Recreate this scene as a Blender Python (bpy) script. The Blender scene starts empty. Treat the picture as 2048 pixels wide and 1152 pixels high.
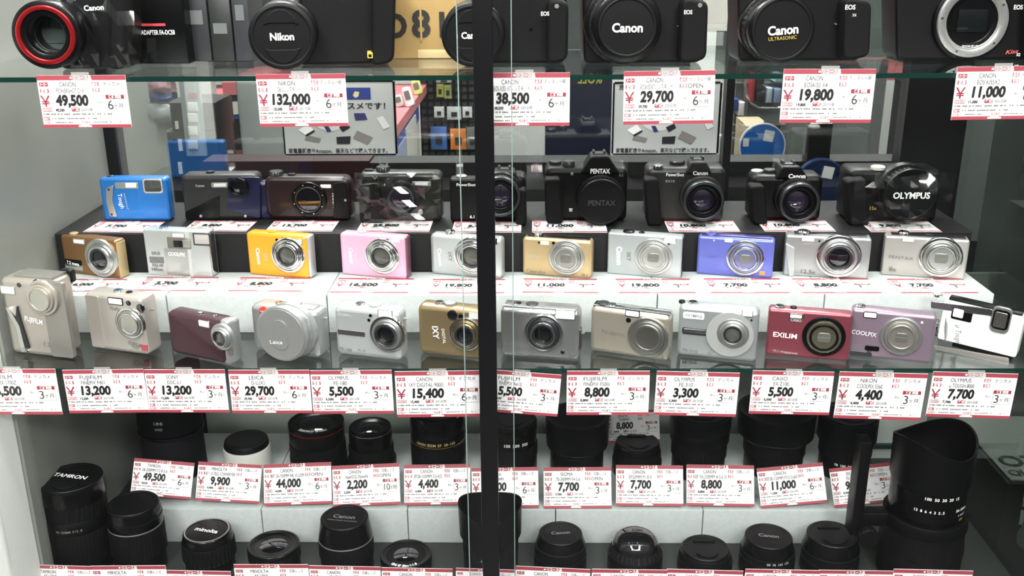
import bpy, bmesh, math, random
from mathutils import Vector, Matrix, Euler
random.seed(7)
S = bpy.context.scene
COL = S.collection
R = math.radians

# ------------------------------------------------------------------ camera
F = 2000.0                     # focal length in pixels of the 2048 px wide frame
CZ = 1.35                      # eye height
TH, PS, RO = R(19), R(1.0), .007
fwd = Vector((-math.sin(PS)*math.cos(TH), math.cos(PS)*math.cos(TH), -math.sin(TH)))
r0 = Vector((math.cos(PS), math.sin(PS), 0)); u0 = r0.cross(fwd)
RGT = r0*math.cos(RO) - u0*math.sin(RO)
UPV = u0*math.cos(RO) + r0*math.sin(RO)
EYE = Vector((0, 0, CZ))
cd = bpy.data.cameras.new('view_camera'); co = bpy.data.objects.new('view_camera', cd); COL.objects.link(co)
cd.sensor_width = 36; cd.lens = F/2048*36; cd.clip_start = .01; cd.clip_end = 60
m = Matrix((RGT, UPV, -fwd)).transposed().to_4x4(); m.translation = EYE
co.matrix_world = m
S.camera = co

# ------------------------------------------------------------------ light
def C(h):
    h = h.lstrip('#'); v = [int(h[i:i+2], 16)/255 for i in (0, 2, 4)]
    return tuple(c/12.92 if c <= .04045 else ((c+.055)/1.055)**2.4 for c in v) + (1,)
w = bpy.data.worlds.new('shop_ambient'); S.world = w; w.use_nodes = True
nt = w.node_tree; nt.nodes.clear()
wo = nt.nodes.new('ShaderNodeOutputWorld'); bg = nt.nodes.new('ShaderNodeBackground')
tc = nt.nodes.new('ShaderNodeTexCoord'); sx = nt.nodes.new('ShaderNodeSeparateXYZ'); cr = nt.nodes.new('ShaderNodeValToRGB')
mp = nt.nodes.new('ShaderNodeMapRange'); mp.inputs[1].default_value = -1; mp.inputs[2].default_value = 1
nt.links.new(tc.outputs['Generated'], sx.inputs[0]); nt.links.new(sx.outputs[2], mp.inputs[0]); nt.links.new(mp.outputs[0], cr.inputs[0])
cr.color_ramp.elements[0].position = .30; cr.color_ramp.elements[0].color = (.015, .015, .014, 1)
cr.color_ramp.elements[1].position = .75; cr.color_ramp.elements[1].color = (.50, .51, .51, 1)
e = cr.color_ramp.elements.new(.5); e.color = (.055, .055, .052, 1)
nt.links.new(cr.outputs[0], bg.inputs[0]); bg.inputs[1].default_value = .6
nt.links.new(bg.outputs[0], wo.inputs[0])
def area(name, loc, sx, sy, power, rot=(0, 0, 0), col=(1, 1, .97)):
    l = bpy.data.lights.new(name, 'AREA'); l.shape = 'RECTANGLE'; l.size = sx; l.size_y = sy; l.energy = power; l.color = col
    o = bpy.data.objects.new(name, l); COL.objects.link(o); o.location = loc; o.rotation_euler = rot
# fluorescent rows of the shop ceiling: before the case, and in the shop behind it
area('overhead_light', (-.75, -.1, 2.75), .3, 2.2, 40, (R(18), 0, 0))
area('overhead_light', (.75, -.1, 2.75), .3, 2.2, 40, (R(18), 0, 0))
area('overhead_light', (0, .72, 2.5), 2.2, .12, 14, (R(22), 0, 0))
area('overhead_light', (0, -1.5, 2.55), 2.4, .25, 60, (R(50), 0, 0))  # added lamp, angled low to brighten the posters and camera fronts
# added fill light over the case, brightens posters and camera backs
area('case_fill', (0, 1.30, 2.05), 1.25, .03, 7)
area('overhead_light', (-.6, 2.9, 2.75), .4, 1.6, 120)
area('overhead_light', (.9, 2.9, 2.75), .4, 1.6, 95)
vs = S.view_settings
S.display_settings.display_device = 'sRGB'
vs.view_transform = 'Standard'; vs.look = 'None'; vs.gamma = 1; vs.use_curve_mapping = False
vs.exposure = 0.72
S.cycles.transparent_max_bounces = 32
S.cycles.max_bounces = 10

# ------------------------------------------------------------------ pixel rays
def ray(px, py): return fwd + RGT*((px-1024)/F) + UPV*((576-py)/F)
def pt(px, py, Y=None, z=None, X=None):
    d = ray(px, py)
    t = Y/d.y if Y is not None else ((z-CZ)/d.z if z is not None else X/d.x)
    return EYE + d*t

# ------------------------------------------------------------------ materials
MATS = {}
def mat(name, col, rough=.45, metal=0., coat=0., spec=.5, bump=0., bscale=300., vary=0., vscale=40., aniso=0.):
    if name in MATS: return MATS[name]
    m = bpy.data.materials.new(name); m.use_nodes = True; MATS[name] = m
    n = m.node_tree.nodes; L = m.node_tree.links; p = n['Principled BSDF']
    p.inputs['Base Color'].default_value = C(col) if isinstance(col, str) else col
    p.inputs['Roughness'].default_value = rough; p.inputs['Metallic'].default_value = metal
    p.inputs['Coat Weight'].default_value = coat; p.inputs['Specular IOR Level'].default_value = spec
    if bump or vary:
        t = n.new('ShaderNodeTexCoord')
    if bump:
        z = n.new('ShaderNodeTexNoise'); z.inputs['Scale'].default_value = bscale; z.inputs['Detail'].default_value = 3
        b = n.new('ShaderNodeBump'); b.inputs['Strength'].default_value = bump; b.inputs['Distance'].default_value = .002
        L.new(t.outputs['Object'], z.inputs['Vector']); L.new(z.outputs[0], b.inputs['Height']); L.new(b.outputs[0], p.inputs['Normal'])
    if vary:
        z = n.new('ShaderNodeTexNoise'); z.inputs['Scale'].default_value = vscale; z.inputs['Detail'].default_value = 4
        h = n.new('ShaderNodeMixRGB'); h.blend_type = 'MULTIPLY'; h.inputs[1].default_value = p.inputs['Base Color'].default_value
        r = n.new('ShaderNodeMapRange'); r.inputs[1].default_value = .3; r.inputs[2].default_value = .7; r.inputs[3].default_value = 1-vary; r.inputs[4].default_value = 1
        L.new(t.outputs['Object'], z.inputs['Vector']); L.new(z.outputs[0], r.inputs[0]); L.new(r.outputs[0], h.inputs[2]); h.inputs[0].default_value = 1
        L.new(h.outputs[0], p.inputs['Base Color'])
    return m
def glass(name, tint, base=.04, rough=0., body=None, bodyfac=0.):
    """pane: clear, tinted, with a mirror share that grows at grazing view"""
    if name in MATS: return MATS[name]
    m = bpy.data.materials.new(name); m.use_nodes = True; MATS[name] = m
    n = m.node_tree.nodes; L = m.node_tree.links; n.clear()
    o = n.new('ShaderNodeOutputMaterial'); mx = n.new('ShaderNodeMixShader'); tr = n.new('ShaderNodeBsdfTransparent'); gl = n.new('ShaderNodeBsdfGlossy')
    tr.inputs[0].default_value = C(tint) if isinstance(tint, str) else tint
    gl.inputs['Roughness'].default_value = rough; gl.inputs['Color'].default_value = (1, 1, 1, 1)
    lw = n.new('ShaderNodeLayerWeight'); lw.inputs[0].default_value = .5
    pw = n.new('ShaderNodeMath'); pw.operation = 'POWER'; pw.inputs[1].default_value = 5
    ma = n.new('ShaderNodeMath'); ma.operation = 'MULTIPLY_ADD'; ma.inputs[1].default_value = 1-base; ma.inputs[2].default_value = base
    L.new(lw.outputs['Facing'], pw.inputs[0]); L.new(pw.outputs[0], ma.inputs[0]); L.new(ma.outputs[0], mx.inputs[0])
    src = tr
    if body:
        df = n.new('ShaderNodeBsdfDiffuse'); df.inputs[0].default_value = C(body); m2 = n.new('ShaderNodeMixShader'); m2.inputs[0].default_value = bodyfac
        L.new(tr.outputs[0], m2.inputs[1]); L.new(df.outputs[0], m2.inputs[2]); src = m2
    L.new(src.outputs[0], mx.inputs[1]); L.new(gl.outputs[0], mx.inputs[2]); L.new(mx.outputs[0], o.inputs[0])
    return m

BLK = mat('black_plastic', '#070708', .4, spec=.25, bump=.12, bscale=900)
BLK2 = mat('smooth_black', '#050506', .25, spec=.35)
RUB = mat('black_rubber', '#080809', .65, spec=.15, bump=.2, bscale=1500)
CAPM = mat('cap_black', '#08080a', .42, spec=.25)
CHROME = mat('chrome', '#d9dad8', .12, 1)
SATIN = mat('satin_metal', '#c9cbc8', .3, .9)
BRUSH = mat('brushed_metal', '#b9bab4', .35, 1)
DKMET = mat('dark_metal', '#55575a', .3, .9)
SIL = mat('silver_paint', '#b2b5b4', .32, .7)
SILW = mat('pale_silver_paint', '#c0c4c3', .32, .55)
BEIGE = mat('champagne_paint', '#a9a294', .33, .6)
LENSG = mat('lens_glass', '#0a0a10', .04, 0, 1, .8)
LENSP = mat('coated_lens_glass', '#1d1826', .05, 0, 1, .8)
FLASH = mat('flash_plastic', '#e6e8e4', .12, 0, .6)
WHT = mat('white_print', '#f2f2ee', .5)
GRYP = mat('grey_print', '#6a6a68', .5)
LGRYP = mat('pale_grey_print', '#b4b6b2', .5)
INK = mat('black_ink', '#141414', .6)
RED = mat('red_print', '#9c3f4a', .5)
CARD = mat('white_card', '#efeeed', .6)
GRN = mat('glass_edge_green', '#0e2a24', .15)
GRNL = mat('glass_edge_pale', '#7f918b', .15)
FRONTG = glass('front_glass', '#fefefe', .022)
SHELFG = glass('shelf_glass', '#fafcfb', .04)
BACKG = glass('back_glass', '#e4e6e5', .26)
FILM = glass('clear_film', '#f8f9f9', .045, .08)
TAPE = glass('frosted_tape', '#ffffff', .08, .25, '#f2f2f0', .18)

# ------------------------------------------------------------------ mesh builder
def rr(w, h, r, n=6):
    """rounded rectangle (x, z), x centred, z from 0 to h; r one radius or [bl, br, tr, tl]"""
    rs = [r]*4 if not isinstance(r, (list, tuple)) else r
    out = []
    for (cx, cz, q, a0) in ((-w/2, 0, rs[0], 180), (w/2, 0, rs[1], 270), (w/2, h, rs[2], 0), (-w/2, h, rs[3], 90)):
        q = max(q, 1e-5)
        ox = cx + (q if cx < 0 else -q); oz = cz + (q if cz == 0 else -q)
        for i in range(n+1):
            a = R(a0 + 90*i/n); out.append((ox + q*math.cos(a), oz + q*math.sin(a)))
    return out
def roundpoly(pts, rad, n=4):
    """round the corners of a polygon (x, z); rad one radius or a list"""
    out = []; N = len(pts)
    for i in range(N):
        r = rad[i] if isinstance(rad, (list, tuple)) else rad
        p0, p, p1 = Vector(pts[i-1]), Vector(pts[i]), Vector(pts[(i+1) % N])
        a, b = (p0-p), (p1-p); la, lb = a.length, b.length
        q = min(r, la*.45, lb*.45)
        if q < 1e-6: out.append(tuple(p)); continue
        s, e2 = p + a.normalized()*q, p + b.normalized()*q
        for k in range(n+1):
            t = k/n; v = s*(1-t)**2 + p*2*t*(1-t) + e2*t*t
            out.append(tuple(v))
    return out
class MB:
    def __init__(s): s.bm = bmesh.new(); s.mi = 0
    def add(s, vs, fs, M=None, mi=None):
        mi = s.mi if mi is None else mi
        bv = [s.bm.verts.new((M @ Vector(v)) if M is not None else v) for v in vs]
        for f in fs:
            try: s.bm.faces.new([bv[i] for i in f]).material_index = mi
            except ValueError: pass
        return s
    def loft(s, rings, cap=True, closed=True, M=None, mi=None):
        n = len(rings[0]); vs = [v for r in rings for v in r]; fs = []
        for k in range(len(rings)-1):
            for i in range(n if closed else n-1):
                j = (i+1) % n; fs.append((k*n+i, k*n+j, (k+1)*n+j, (k+1)*n+i))
        if cap: fs.append(tuple(range(n))[::-1]); fs.append(tuple(range((len(rings)-1)*n, len(rings)*n)))
        return s.add(vs, fs, M, mi)
    def prism(s, out, layers, M=None, mi=None):
        """outline (x, z) swept along y; layers = [(y, inset)]"""
        n = len(out); P = [Vector(p) for p in out]
        ar = sum(P[i].x*P[(i+1) % n].y - P[(i+1) % n].x*P[i].y for i in range(n))
        sg = 1 if ar > 0 else -1
        N = []
        for i in range(n):
            e1 = (P[i]-P[i-1]); e2 = (P[(i+1) % n]-P[i])
            if e1.length < 1e-9: e1 = e2
            if e2.length < 1e-9: e2 = e1
            a = Vector((e1.y, -e1.x)).normalized()*sg; b = Vector((e2.y, -e2.x)).normalized()*sg
            m = a+b
            if m.length < 1e-6: m = a
            m.normalize(); N.append(m/max(.5, m.dot(a)))
        rings = [[(P[i].x-N[i].x*q, y, P[i].y-N[i].y*q) for i in range(n)] for (y, q) in layers]
        return s.loft(rings, M=M, mi=mi)
    def slab(s, out, y0, y1, e=0, M=None, mi=None):
        if e <= 0: return s.prism(out, [(y0, 0), (y1, 0)], M, mi)
        return s.prism(out, [(y0, e), (y0+e*.3, e*.3), (y0+e, 0), (y1-e, 0), (y1-e*.3, e*.3), (y1, e)], M, mi)
    def box(s, x0, x1, y0, y1, z0, z1, e=0, M=None, mi=None):
        return s.slab([(x0, z0), (x1, z0), (x1, z1), (x0, z1)], y0, y1, e, M, mi)
    def lathe(s, prof, seg=48, M=None, mi=None, ribs=0, ribd=0., ribr=None, cap=True):
        """profile (r, h) about +z; ribs between profile indices ribr"""
        rings = []
        for k, (r, h) in enumerate(prof):
            ring = []
            for i in range(seg):
                a = 2*math.pi*i/seg; q = r
                if ribs and (ribr is None or ribr[0] <= k <= ribr[1]):
                    q = r - ribd*(1 if (i*ribs*2//seg) % 2 else 0)
                ring.append((q*math.cos(a), q*math.sin(a), h))
            rings.append(ring)
        return s.loft(rings, cap=cap, M=M, mi=mi)
    def build(s, name, mats, parent=None, loc=None, rot=None, flat=False, ang=32):
        me = bpy.data.meshes.new(name)
        bmesh.ops.recalc_face_normals(s.bm, faces=s.bm.faces[:])
        s.bm.to_mesh(me); s.bm.free()
        for q in (mats if isinstance(mats, (list, tuple)) else [mats]): me.materials.append(q)
        if not flat:
            me.polygons.foreach_set('use_smooth', [True]*len(me.polygons)); me.set_sharp_from_angle(angle=R(ang))
            for p in me.polygons:
                if p.loop_total > 6:
                    for li in p.loop_indices: me.edges[me.loops[li].edge_index].use_edge_sharp = True
        return obj(name, me, parent, loc, rot)
def obj(name, me, parent=None, loc=None, rot=None):
    o = bpy.data.objects.new(name, me); COL.objects.link(o)
    if parent is not None: o.parent = parent
    if loc is not None: o.location = loc
    if rot is not None: o.rotation_euler = rot
    return o
def tag(o, label, cat, group=None, kind=None):
    o['label'] = label; o['category'] = cat
    if group: o['group'] = group
    if kind: o['kind'] = kind
    return o
def struct(o, label=None):
    o['kind'] = 'structure'
    if label: o['label'] = label
    return o
def empty(name, loc, rot=(0, 0, 0)):
    o = bpy.data.objects.new(name, None); COL.objects.link(o); o.location = loc; o.rotation_euler = rot; o.empty_display_size = .02
    return o
LY = Matrix.Rotation(R(90), 4, 'X')           # lathe axis to -y (towards the viewer)
def at(x, y, z): return Matrix.Translation((x, y, z))

# ------------------------------------------------------------------ lettering
TXT = {}
def text_geo(s, size, bold=0., sx=1., shear=0., align='CENTER'):
    """(verts, faces) of a text in the x-z plane, centred on its own height"""
    key = (s, bold, shear, align)
    if key not in TXT:
        cu = bpy.data.curves.new('t', 'FONT'); cu.body = s; cu.size = 1; cu.offset = bold; cu.shear = shear
        cu.align_x = align; cu.resolution_u = 3; cu.fill_mode = 'FRONT'
        o = bpy.data.objects.new('t', cu)
        me = bpy.data.meshes.new_from_object(o)
        TXT[key] = ([(v.co.x, 0, v.co.y-.36) for v in me.vertices], [tuple(p.vertices) for p in me.polygons])
        bpy.data.objects.remove(o); bpy.data.curves.remove(cu); bpy.data.meshes.remove(me)
    V, Fc = TXT[key]
    return [(x*size*sx, y, z*size) for x, y, z in V], Fc
def put_text(mb, s, size, M, bold=0., sx=1., shear=0., align='CENTER', mi=None, fit=None):
    V, Fc = text_geo(s, size, bold, sx, shear, align)
    if fit and V:
        wd = max(v[0] for v in V)-min(v[0] for v in V)
        if wd > 1e-6:
            k = fit/wd; V = [(x*k, y, z) for x, y, z in V]
    mb.add(V, Fc, M, mi); return mb
def rect(mb, x0, x1, z0, z1, y, M=None, mi=None):
    return mb.add([(x0, y, z0), (x1, y, z0), (x1, y, z1), (x0, y, z1)], [(0, 1, 2, 3)], M, mi)
# ------------------------------------------------------------------ the case
Y0 = 1.12
Z1 = pt(1024, 150, Y=Y0).z      # top of the upper glass shelf
Z2 = pt(1024, 737, Y=Y0).z      # top of the lower glass shelf
Z3 = CZ - .845                  # base board
XL, XR = -.668, .678
YB = 1.56                       # glass back doors
BY = pt(1024, 665, z=Z2).y      # grey step: front face
ZB = pt(1024, 590, Y=BY).z      # grey step: top
KY = pt(1024, 543, z=ZB).y      # black step: front face
ZK = pt(1024, 466, Y=KY).z      # black step: top
LYF = pt(1024, 1086, z=Z3).y    # lower grey step: front face
ZL = pt(1024, 1020, Y=LYF).z

FOAM = mat('grey_foam_board', '#b6bcba', .85, bump=.25, bscale=500, vary=.10, vscale=160)
BLKB = mat('black_board', '#0f0f10', .6, spec=.3, bump=.1, bscale=400)
PANEL = mat('grey_laminate', '#83857f', .38, bump=.05, bscale=120, vary=.12, vscale=5)
WALLW = mat('white_wallpaper', '#e6e9e4', .9, bump=.25, bscale=260)
DKPAN = mat('dark_glossy_panel', '#202322', .08, 0, .5)
BASEM = mat('dark_base_board', '#2c302e', .4, vary=.15, vscale=8)
TRIMM = mat('black_trim', '#0e0e10', .3)

def flatbox(name, m, x0, x1, y0, y1, z0, z1, e=0, parent=None):
    mb = MB(); mb.box(x0, x1, y0, y1, z0, z1, e); return mb.build(name, m, parent)
struct(flatbox('wall_left', PANEL, XL-.02, XL, 1.168, YB+.02, .25, 1.95), 'grey laminate side of the case')
struct(flatbox('trim_1', WALLW, XL-.05, XL-.004, .99, 1.166, .0, 1.95), 'white papered reveal left of the case')
struct(flatbox('wall_right', glass('smoked_glass', '#a4aaa7', .26), XR, XR+.006, 1.06, YB+.02, .25, 1.95), 'smoked glass side of the case')
struct(flatbox('trim_2', TRIMM, XL, pt(236, 300, Y=YB).x, YB-.004, YB+.03, Z2-.02, 1.95), 'black back post at the left')
xp = pt(1452, 300, Y=YB)
struct(flatbox('trim_3', TRIMM, xp.x-.006, xp.x+.006, YB-.008, YB+.02, Z2, 1.8), 'black joint between the back doors')
x3 = pt(1800, 300, Y=YB).x
struct(flatbox('trim_4', TRIMM, x3, XR, YB-.004, YB+.03, Z2-.02, 1.95), 'black back post at the right')
bp = flatbox('wall_back', mat('back_board', '#a9b0a8', .8, vary=.1, vscale=20), pt(425, 900, Y=YB).x, XR, YB-.012, YB, Z3, Z2-.02)
struct(bp, 'pale board closing the back under the lower shelf')
struct(flatbox('wall_back_dark', BLKB, XL, pt(425, 900, Y=YB).x-.001, YB-.012, YB, Z3, Z2-.02), 'black board at the lower left back')
gs = flatbox('trim_5', GRN, pt(425, 893, Y=YB).x, XR-.002, YB-.02, YB-.0125, pt(800, 896, Y=YB-.02).z, pt(800, 889, Y=YB-.02).z)
struct(gs, 'green glass edge along the lower back')

def shelf(name, z, y0, y1, label, th=.0055):
    r = empty(name, (0, y0, z)); tag(r, label, 'shelf', 'glass shelves of the case')
    mb = MB(); mb.box(XL+.003, XR-.003, .0006, y1-y0-.0006, -th, 0); mb.build('pane', SHELFG, r, flat=True)
    mb = MB(); mb.box(XL+.003, XR-.003, 0, .0005, -th, 0); mb.build('front_edge', GRN, r, flat=True)
    mb = MB(); mb.box(XL+.003, XR-.003, y1-y0-.0005, y1-y0, -th, 0); mb.build('back_edge', GRN, r, flat=True)
    return r
shelf('glass_shelf', Z1, Y0, 1.388, 'upper clear glass shelf carrying the large black cameras')
shelf('glass_shelf', Z2, Y0, YB-.03, 'lower clear glass shelf carrying three stepped rows of small cameras')
b = flatbox('base_board', BASEM, XL, XR, 1.10, YB, Z3-.02, Z3); tag(b, 'dark base board under the rows of lenses', 'base')

def pane(name, x0, x1, y, label, edge_at):
    r = empty(name, (0, y, .3)); tag(r, label, 'glass door', 'sliding glass doors of the case')
    mb = MB(); mb.box(x0, x1-.001 if edge_at > x0+.1 else x1, 0, .004, 0, 1.6)
    mb.build('pane', FRONTG, r, flat=True)
    mb = MB(); q = edge_at; mb.box(q-.0005, q+.0005, -.001, .004, 0, 1.6); mb.build('polished_edge', GRNL, r, flat=True)
    return r
xa = pt(1026, 576, Y=1.092).x; xb = pt(926, 576, Y=1.080).x
pane('sliding_glass_door', XL, xa, 1.092, 'left sliding glass door of the display case', xa)
pane('sliding_glass_door', xb, XR, 1.080, 'right sliding glass door of the display case', xb)
ga = pt(955, 576, Y=1.087).x; gb = pt(992, 576, Y=1.087).x
mb = MB(); mb.box(ga, gb, 1.0835, 1.0895, .3, 1.9, .001)
g = mb.build('seal_strip', mat('seal_black', '#101012', .22)); tag(g, 'black vertical seal strip where the two glass doors overlap', 'seal')
# glass back doors
mb = MB(); mb.box(XL, xp.x, YB, YB+.004, Z2, 1.9)
struct(mb.build('door_1', BACKG, flat=True), 'left glass back door')
mb = MB(); mb.box(xp.x, XR, YB+.006, YB+.010, Z2, 1.9)
struct(mb.build('door_2', BACKG, flat=True), 'right glass back door')

# stepped blocks
def blocks(edges, yf, yb, z0, z1, py, where):
    n = len(edges)-1
    for i in range(n):
        x0 = max(pt(edges[i], py, Y=yf).x, XL+.002); x1 = pt(edges[i+1], py, Y=yf).x
        mb = MB(); mb.box(x0+.0006, x1-.0006, yf, yb, z0, z1, .0012)
        o = mb.build('step_block', FOAM)
        tag(o, where[i], 'display block', 'grey foam blocks of the steps')
blocks([-40, 335, 655, 985, 1314, 1647, 1985], BY, KY-.001, Z2, ZB, 620,
       ['grey foam block under the brown compact camera', 'grey foam block under the silver and orange compact cameras',
        'grey foam block under the pink compact camera', 'grey foam block under the gold compact camera',
        'grey foam block under the violet blue compact camera', 'grey foam block at the right end of the middle row'])
blocks([262, 525, 816, 1111, 1405, 1772], LYF, YB-.03, Z3, ZL, 1050,
       ['lower grey foam block behind the tilted disc-capped lens, left end', 'lower grey foam block behind the short lens with a domed glass front',
        'lower grey foam block behind the petal hood lens', 'lower grey foam block behind the round glossy domed lens', 'lower grey foam block at the right end beside the big telephoto lens'])
o = flatbox('display_riser', BLKB, XL+.004, pt(1945, 466, Y=KY).x, KY, YB-.04, Z2, ZK, .0015)
tag(o, 'long black riser under the rear row of cameras', 'display block')
# ------------------------------------------------------------------ price tags
FORM = {}
def U(u, w): return (u-.5)*w
TH_ = .0007
def form_mesh(k):
    """the printing every tag shares, for a card of width 1 and height k (top centre at the origin)"""
    key = round(k, 3)
    if key in FORM: return FORM[key]
    mb = MB(); y = -.004
    def RB(u0, u1, v0, v1, mi, dy=0.): rect(mb, u0-.5, u1-.5, -v1*k, -v0*k, y-dy, mi=mi)
    def T(s, u, v, h, mi, bold=.0, fit=None, dy=.003, sx=1.): put_text(mb, s, h*1.35, at(u-.5, y-dy, -v*k), bold, sx, mi=mi, fit=fit)
    RB(0, 1, 0, .088, 0); RB(0, 1, .935, 1, 0)
    T('リユース品', .515, .047, .040, 1, .03, fit=.20)
    mb.add([(U(.375, 1), y-.003, -.062*k), (U(.40, 1), y-.003, -.062*k), (U(.40, 1), y-.003, -.04*k), (U(.3875, 1), y-.003, -.02*k), (U(.375, 1), y-.003, -.04*k)], [(0, 1, 2, 3, 4)], mi=1)
    RB(.40, .55, .952, .985, 1, .003); RB(.425, .525, .94, .952, 1, .003)
    for (u0, u1, v0, v1, s) in ((.02, .118, .13, .205, 'メーカー'), (.02, .118, .25, .325, '型番'), (.615, .69, .122, .198, '品名'), (.615, .69, .24, .315, '定価')):
        RB(u0, u1, v0, v1, 0); T(s, (u0+u1)/2, (v0+v1)/2, .034, 1, .02, fit=(u1-u0)*.8)
    T('￥', .065, .485, .125, 2, .01)
    T('税込', .695, .51, .026, 3)
    RB(.75, .958, .37, .445, 2); T('保証期間', .854, .407, .03, 1, .02, fit=.14)
    for a in ((.75, .753, .445, .68), (.955, .958, .445, .68), (.75, .958, .676, .682)): RB(*a, 3)
    for (u0, u1, v0, v1) in ((.015, .125, .615, .685), (.015, .082, .79, .855)):
        RB(u0, u1, v0, v0+.008, 0); RB(u0, u1, v1-.008, v1, 0); RB(u0, u0+.004, v0, v1, 0); RB(u1-.004, u1, v0, v1, 0)
    RB(.345, .435, .612, .685, 0); T('年式', .39, .648, .03, 1, .02)
    T('本体価格', .07, .65, .026, 0, fit=.09); T('付属', .048, .822, .026, 0)
    T('販売番号', .055, .897, .026, 0, fit=.09); T('商品番号', .485, .895, .026, 0, fit=.10)
    for (u0, u1, v) in ((.13, .60, .225), (.13, .98, .345), (.70, .98, .225), (.13, .74, .70), (.02, .87, .775), (.10, .98, .86)):
        RB(u0, u1, v, v+.004, 4)
    rnd = random.Random(5)
    for (u0, u1, v, hh) in ((.02, .80, .735, .03), (.11, .62, .82, .026), (.14, .36, .895, .022), (.56, .82, .89, .018), (.87, .94, .89, .018)):
        u = u0
        while u < u1:
            l = rnd.choice((.008, .012, .016, .022)); 
            if rnd.random() < .8: RB(u, min(u+l*.8, u1), v-hh*.5*rnd.uniform(.6, 1), v+hh*.5, 3)
            u += l
    me = bpy.data.meshes.new('printed_form')
    mb.bm.to_mesh(me); mb.bm.free()
    for q in (RED, WHT, mat('dark_red_print', '#8d2f3c', .5), GRYP, mat('pale_rule', '#d6d3d3', .5)): me.materials.append(q)
    FORM[key] = me
    return me
CARDS = {}
def card_mesh(k):
    key = round(k, 3)
    if key not in CARDS:
        mb = MB(); mb.box(-.5, .5, 0, .006, -k, 0)
        me = bpy.data.meshes.new('card'); mb.bm.to_mesh(me); mb.bm.free(); me.materials.append(CARD); CARDS[key] = me
    return CARDS[key]
def price_tag(root, rot, w, k, price, maker, model, months, label, group, kind='デジカメ', opn='', old='', tape=False, bold=.045):
    r = empty('price_tag', root, rot); r.scale = (w, w, w)
    tag(r, label, 'price tag', group)
    obj('card', card_mesh(k), r); obj('printed_form', form_mesh(k), r)
    y = -.008
    mb = MB()
    def T(s, u, v, h, bold=0., fit=None, sx=1., align='CENTER', shear=0.): put_text(mb, s, h*1.35, at(u-.5, y, -v*k), bold, sx, shear, align, fit=fit)
    T(price, .365, .466, .120*k/.585, bold, fit=.0615*len(price), shear=.06)
    if old or price: T(old or price, .215, .655, .032, .04, fit=.10)
    mb.build('price_lettering', INK, r, flat=True)
    mb = MB(); 
    T(maker, .34, .165, .055, 0, fit=min(.03*len(maker)+.035, .3))
    T(model, .36, .287, .055, 0, fit=min(.021*len(model)+.04, .47))
    T(kind, .835, .16, .042, 0, fit=.24 if len(kind) > 5 else .19)
    if opn: T(opn, .70, .278, .05, 0, align='LEFT')
    if len(months) == 1: T(months, .795, .555, .11, 0); T('ヶ月', .885, .575, .045, 0)
    else: T(months, .80, .56, .10, 0, sx=.8); T('日間', .895, .575, .045, 0)
    T('2010年', .455, .65, .034, 0, align='LEFT')
    mb.build('detail_lettering', mat('dark_grey_print', '#3c3c3c', .55), r, flat=True)
    if tape:
        mb = MB(); mb.box(-.10, .10, -.012, -.009, -.06*1, .035); mb.build('adhesive_tape', TAPE, r)
    return r
def hang(tl, tr, price, maker, model, months, label, group, Y=Y0-.004, k=.585, **kw):
    a, b = pt(*tl, Y=Y), pt(*tr, Y=Y); c = (a+b)/2
    return price_tag(c, (0, -math.atan2(b.z-a.z, b.x-a.x), 0), (b-a).length, k, price, maker, model, months, label, group, tape=True, **kw)
def stand(tl, tr, Ytop, lean, price, maker, model, months, label, group, k=.60, **kw):
    a, b = pt(*tl, Y=Ytop), pt(*tr, Y=Ytop); c = (a+b)/2
    return price_tag(c, (R(-lean), -math.atan2(b.z-a.z, b.x-a.x), 0), (b-a).length, k, price, maker, model, months, label, group, **kw)
def flat(nl, nr, z, price, label, group, k=.585, months='3', maker='CANON', model='IXY'):
    """card lying on a step: px of its near edge's ends"""
    a, b = pt(*nl, z=z), pt(*nr, z=z); a.z = b.z = z+.0012
    wd = (b-a).length; yaw = math.atan2(b.y-a.y, b.x-a.x); far = (a+b)/2 + Vector((-math.sin(yaw), math.cos(yaw), 0))*wd*k
    return price_tag(far, (R(-90), 0, yaw), wd, k, price, maker, model, months, label, group)

g = 'price tags hanging from the upper shelf'
DSLR = 'デジタル一眼'
hang((72, 151), (250, 150), '49,500', 'CANON', 'POWERSHOT G1X', '6', 'price tag of 49,500 yen hanging below the camera with a red ring', g)
hang((511, 149), (690, 147), '132,000', 'NIKON', 'D810レンズキット', '6', 'price tag of 132,000 yen hanging from the upper shelf', g, kind=DSLR)
hang((958, 146), (1140, 145), '38,500', 'CANON', 'EOS KISS X7レンズキット', '6', 'price tag of 38,500 yen half behind the black seal strip', g, kind=DSLR)
hang((1248, 143), (1431, 140), '29,700', 'CANON', 'EOSKISSX7レンズキット', '6', 'price tag of 29,700 yen hanging before the right battery poster', g, kind=DSLR, opn='OPEN')
hang((1568, 138), (1753, 138), '19,800', 'CANON', 'EOSKISS X4', '6', 'price tag of 19,800 yen hanging from the upper shelf', g, kind=DSLR)
hang((1915, 134), (2098, 131), '11,000', 'CANON', 'EOS KISSX2', '6', 'price tag of 11,000 yen at the right end under the lensless camera', g, kind=DSLR)
g = 'price tags hanging from the lower shelf'
hang((-60, 738), (110, 738), '16,500', 'FUJIFILM', 'FINEPIX 1700Z', '3', 'price tag cut by the left frame edge under the tall silver camera', g)
hang((124, 740), (286, 738), '13,200', 'FUJIFILM', 'FINEPIX F401', '6', 'tilted price tag of 13,200 yen with six months, below the square silver camera', g)
hang((288, 739), (449, 739), '13,200', 'SONY', 'DSC-L1', '3', 'price tag of 13,200 yen with three months, below the dark maroon camera', g)
hang((456, 740), (618, 740), '29,700', 'LEICA', 'D-LUX2', '6', 'price tag of 29,700 yen below the silver camera with a red dot', g)
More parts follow.
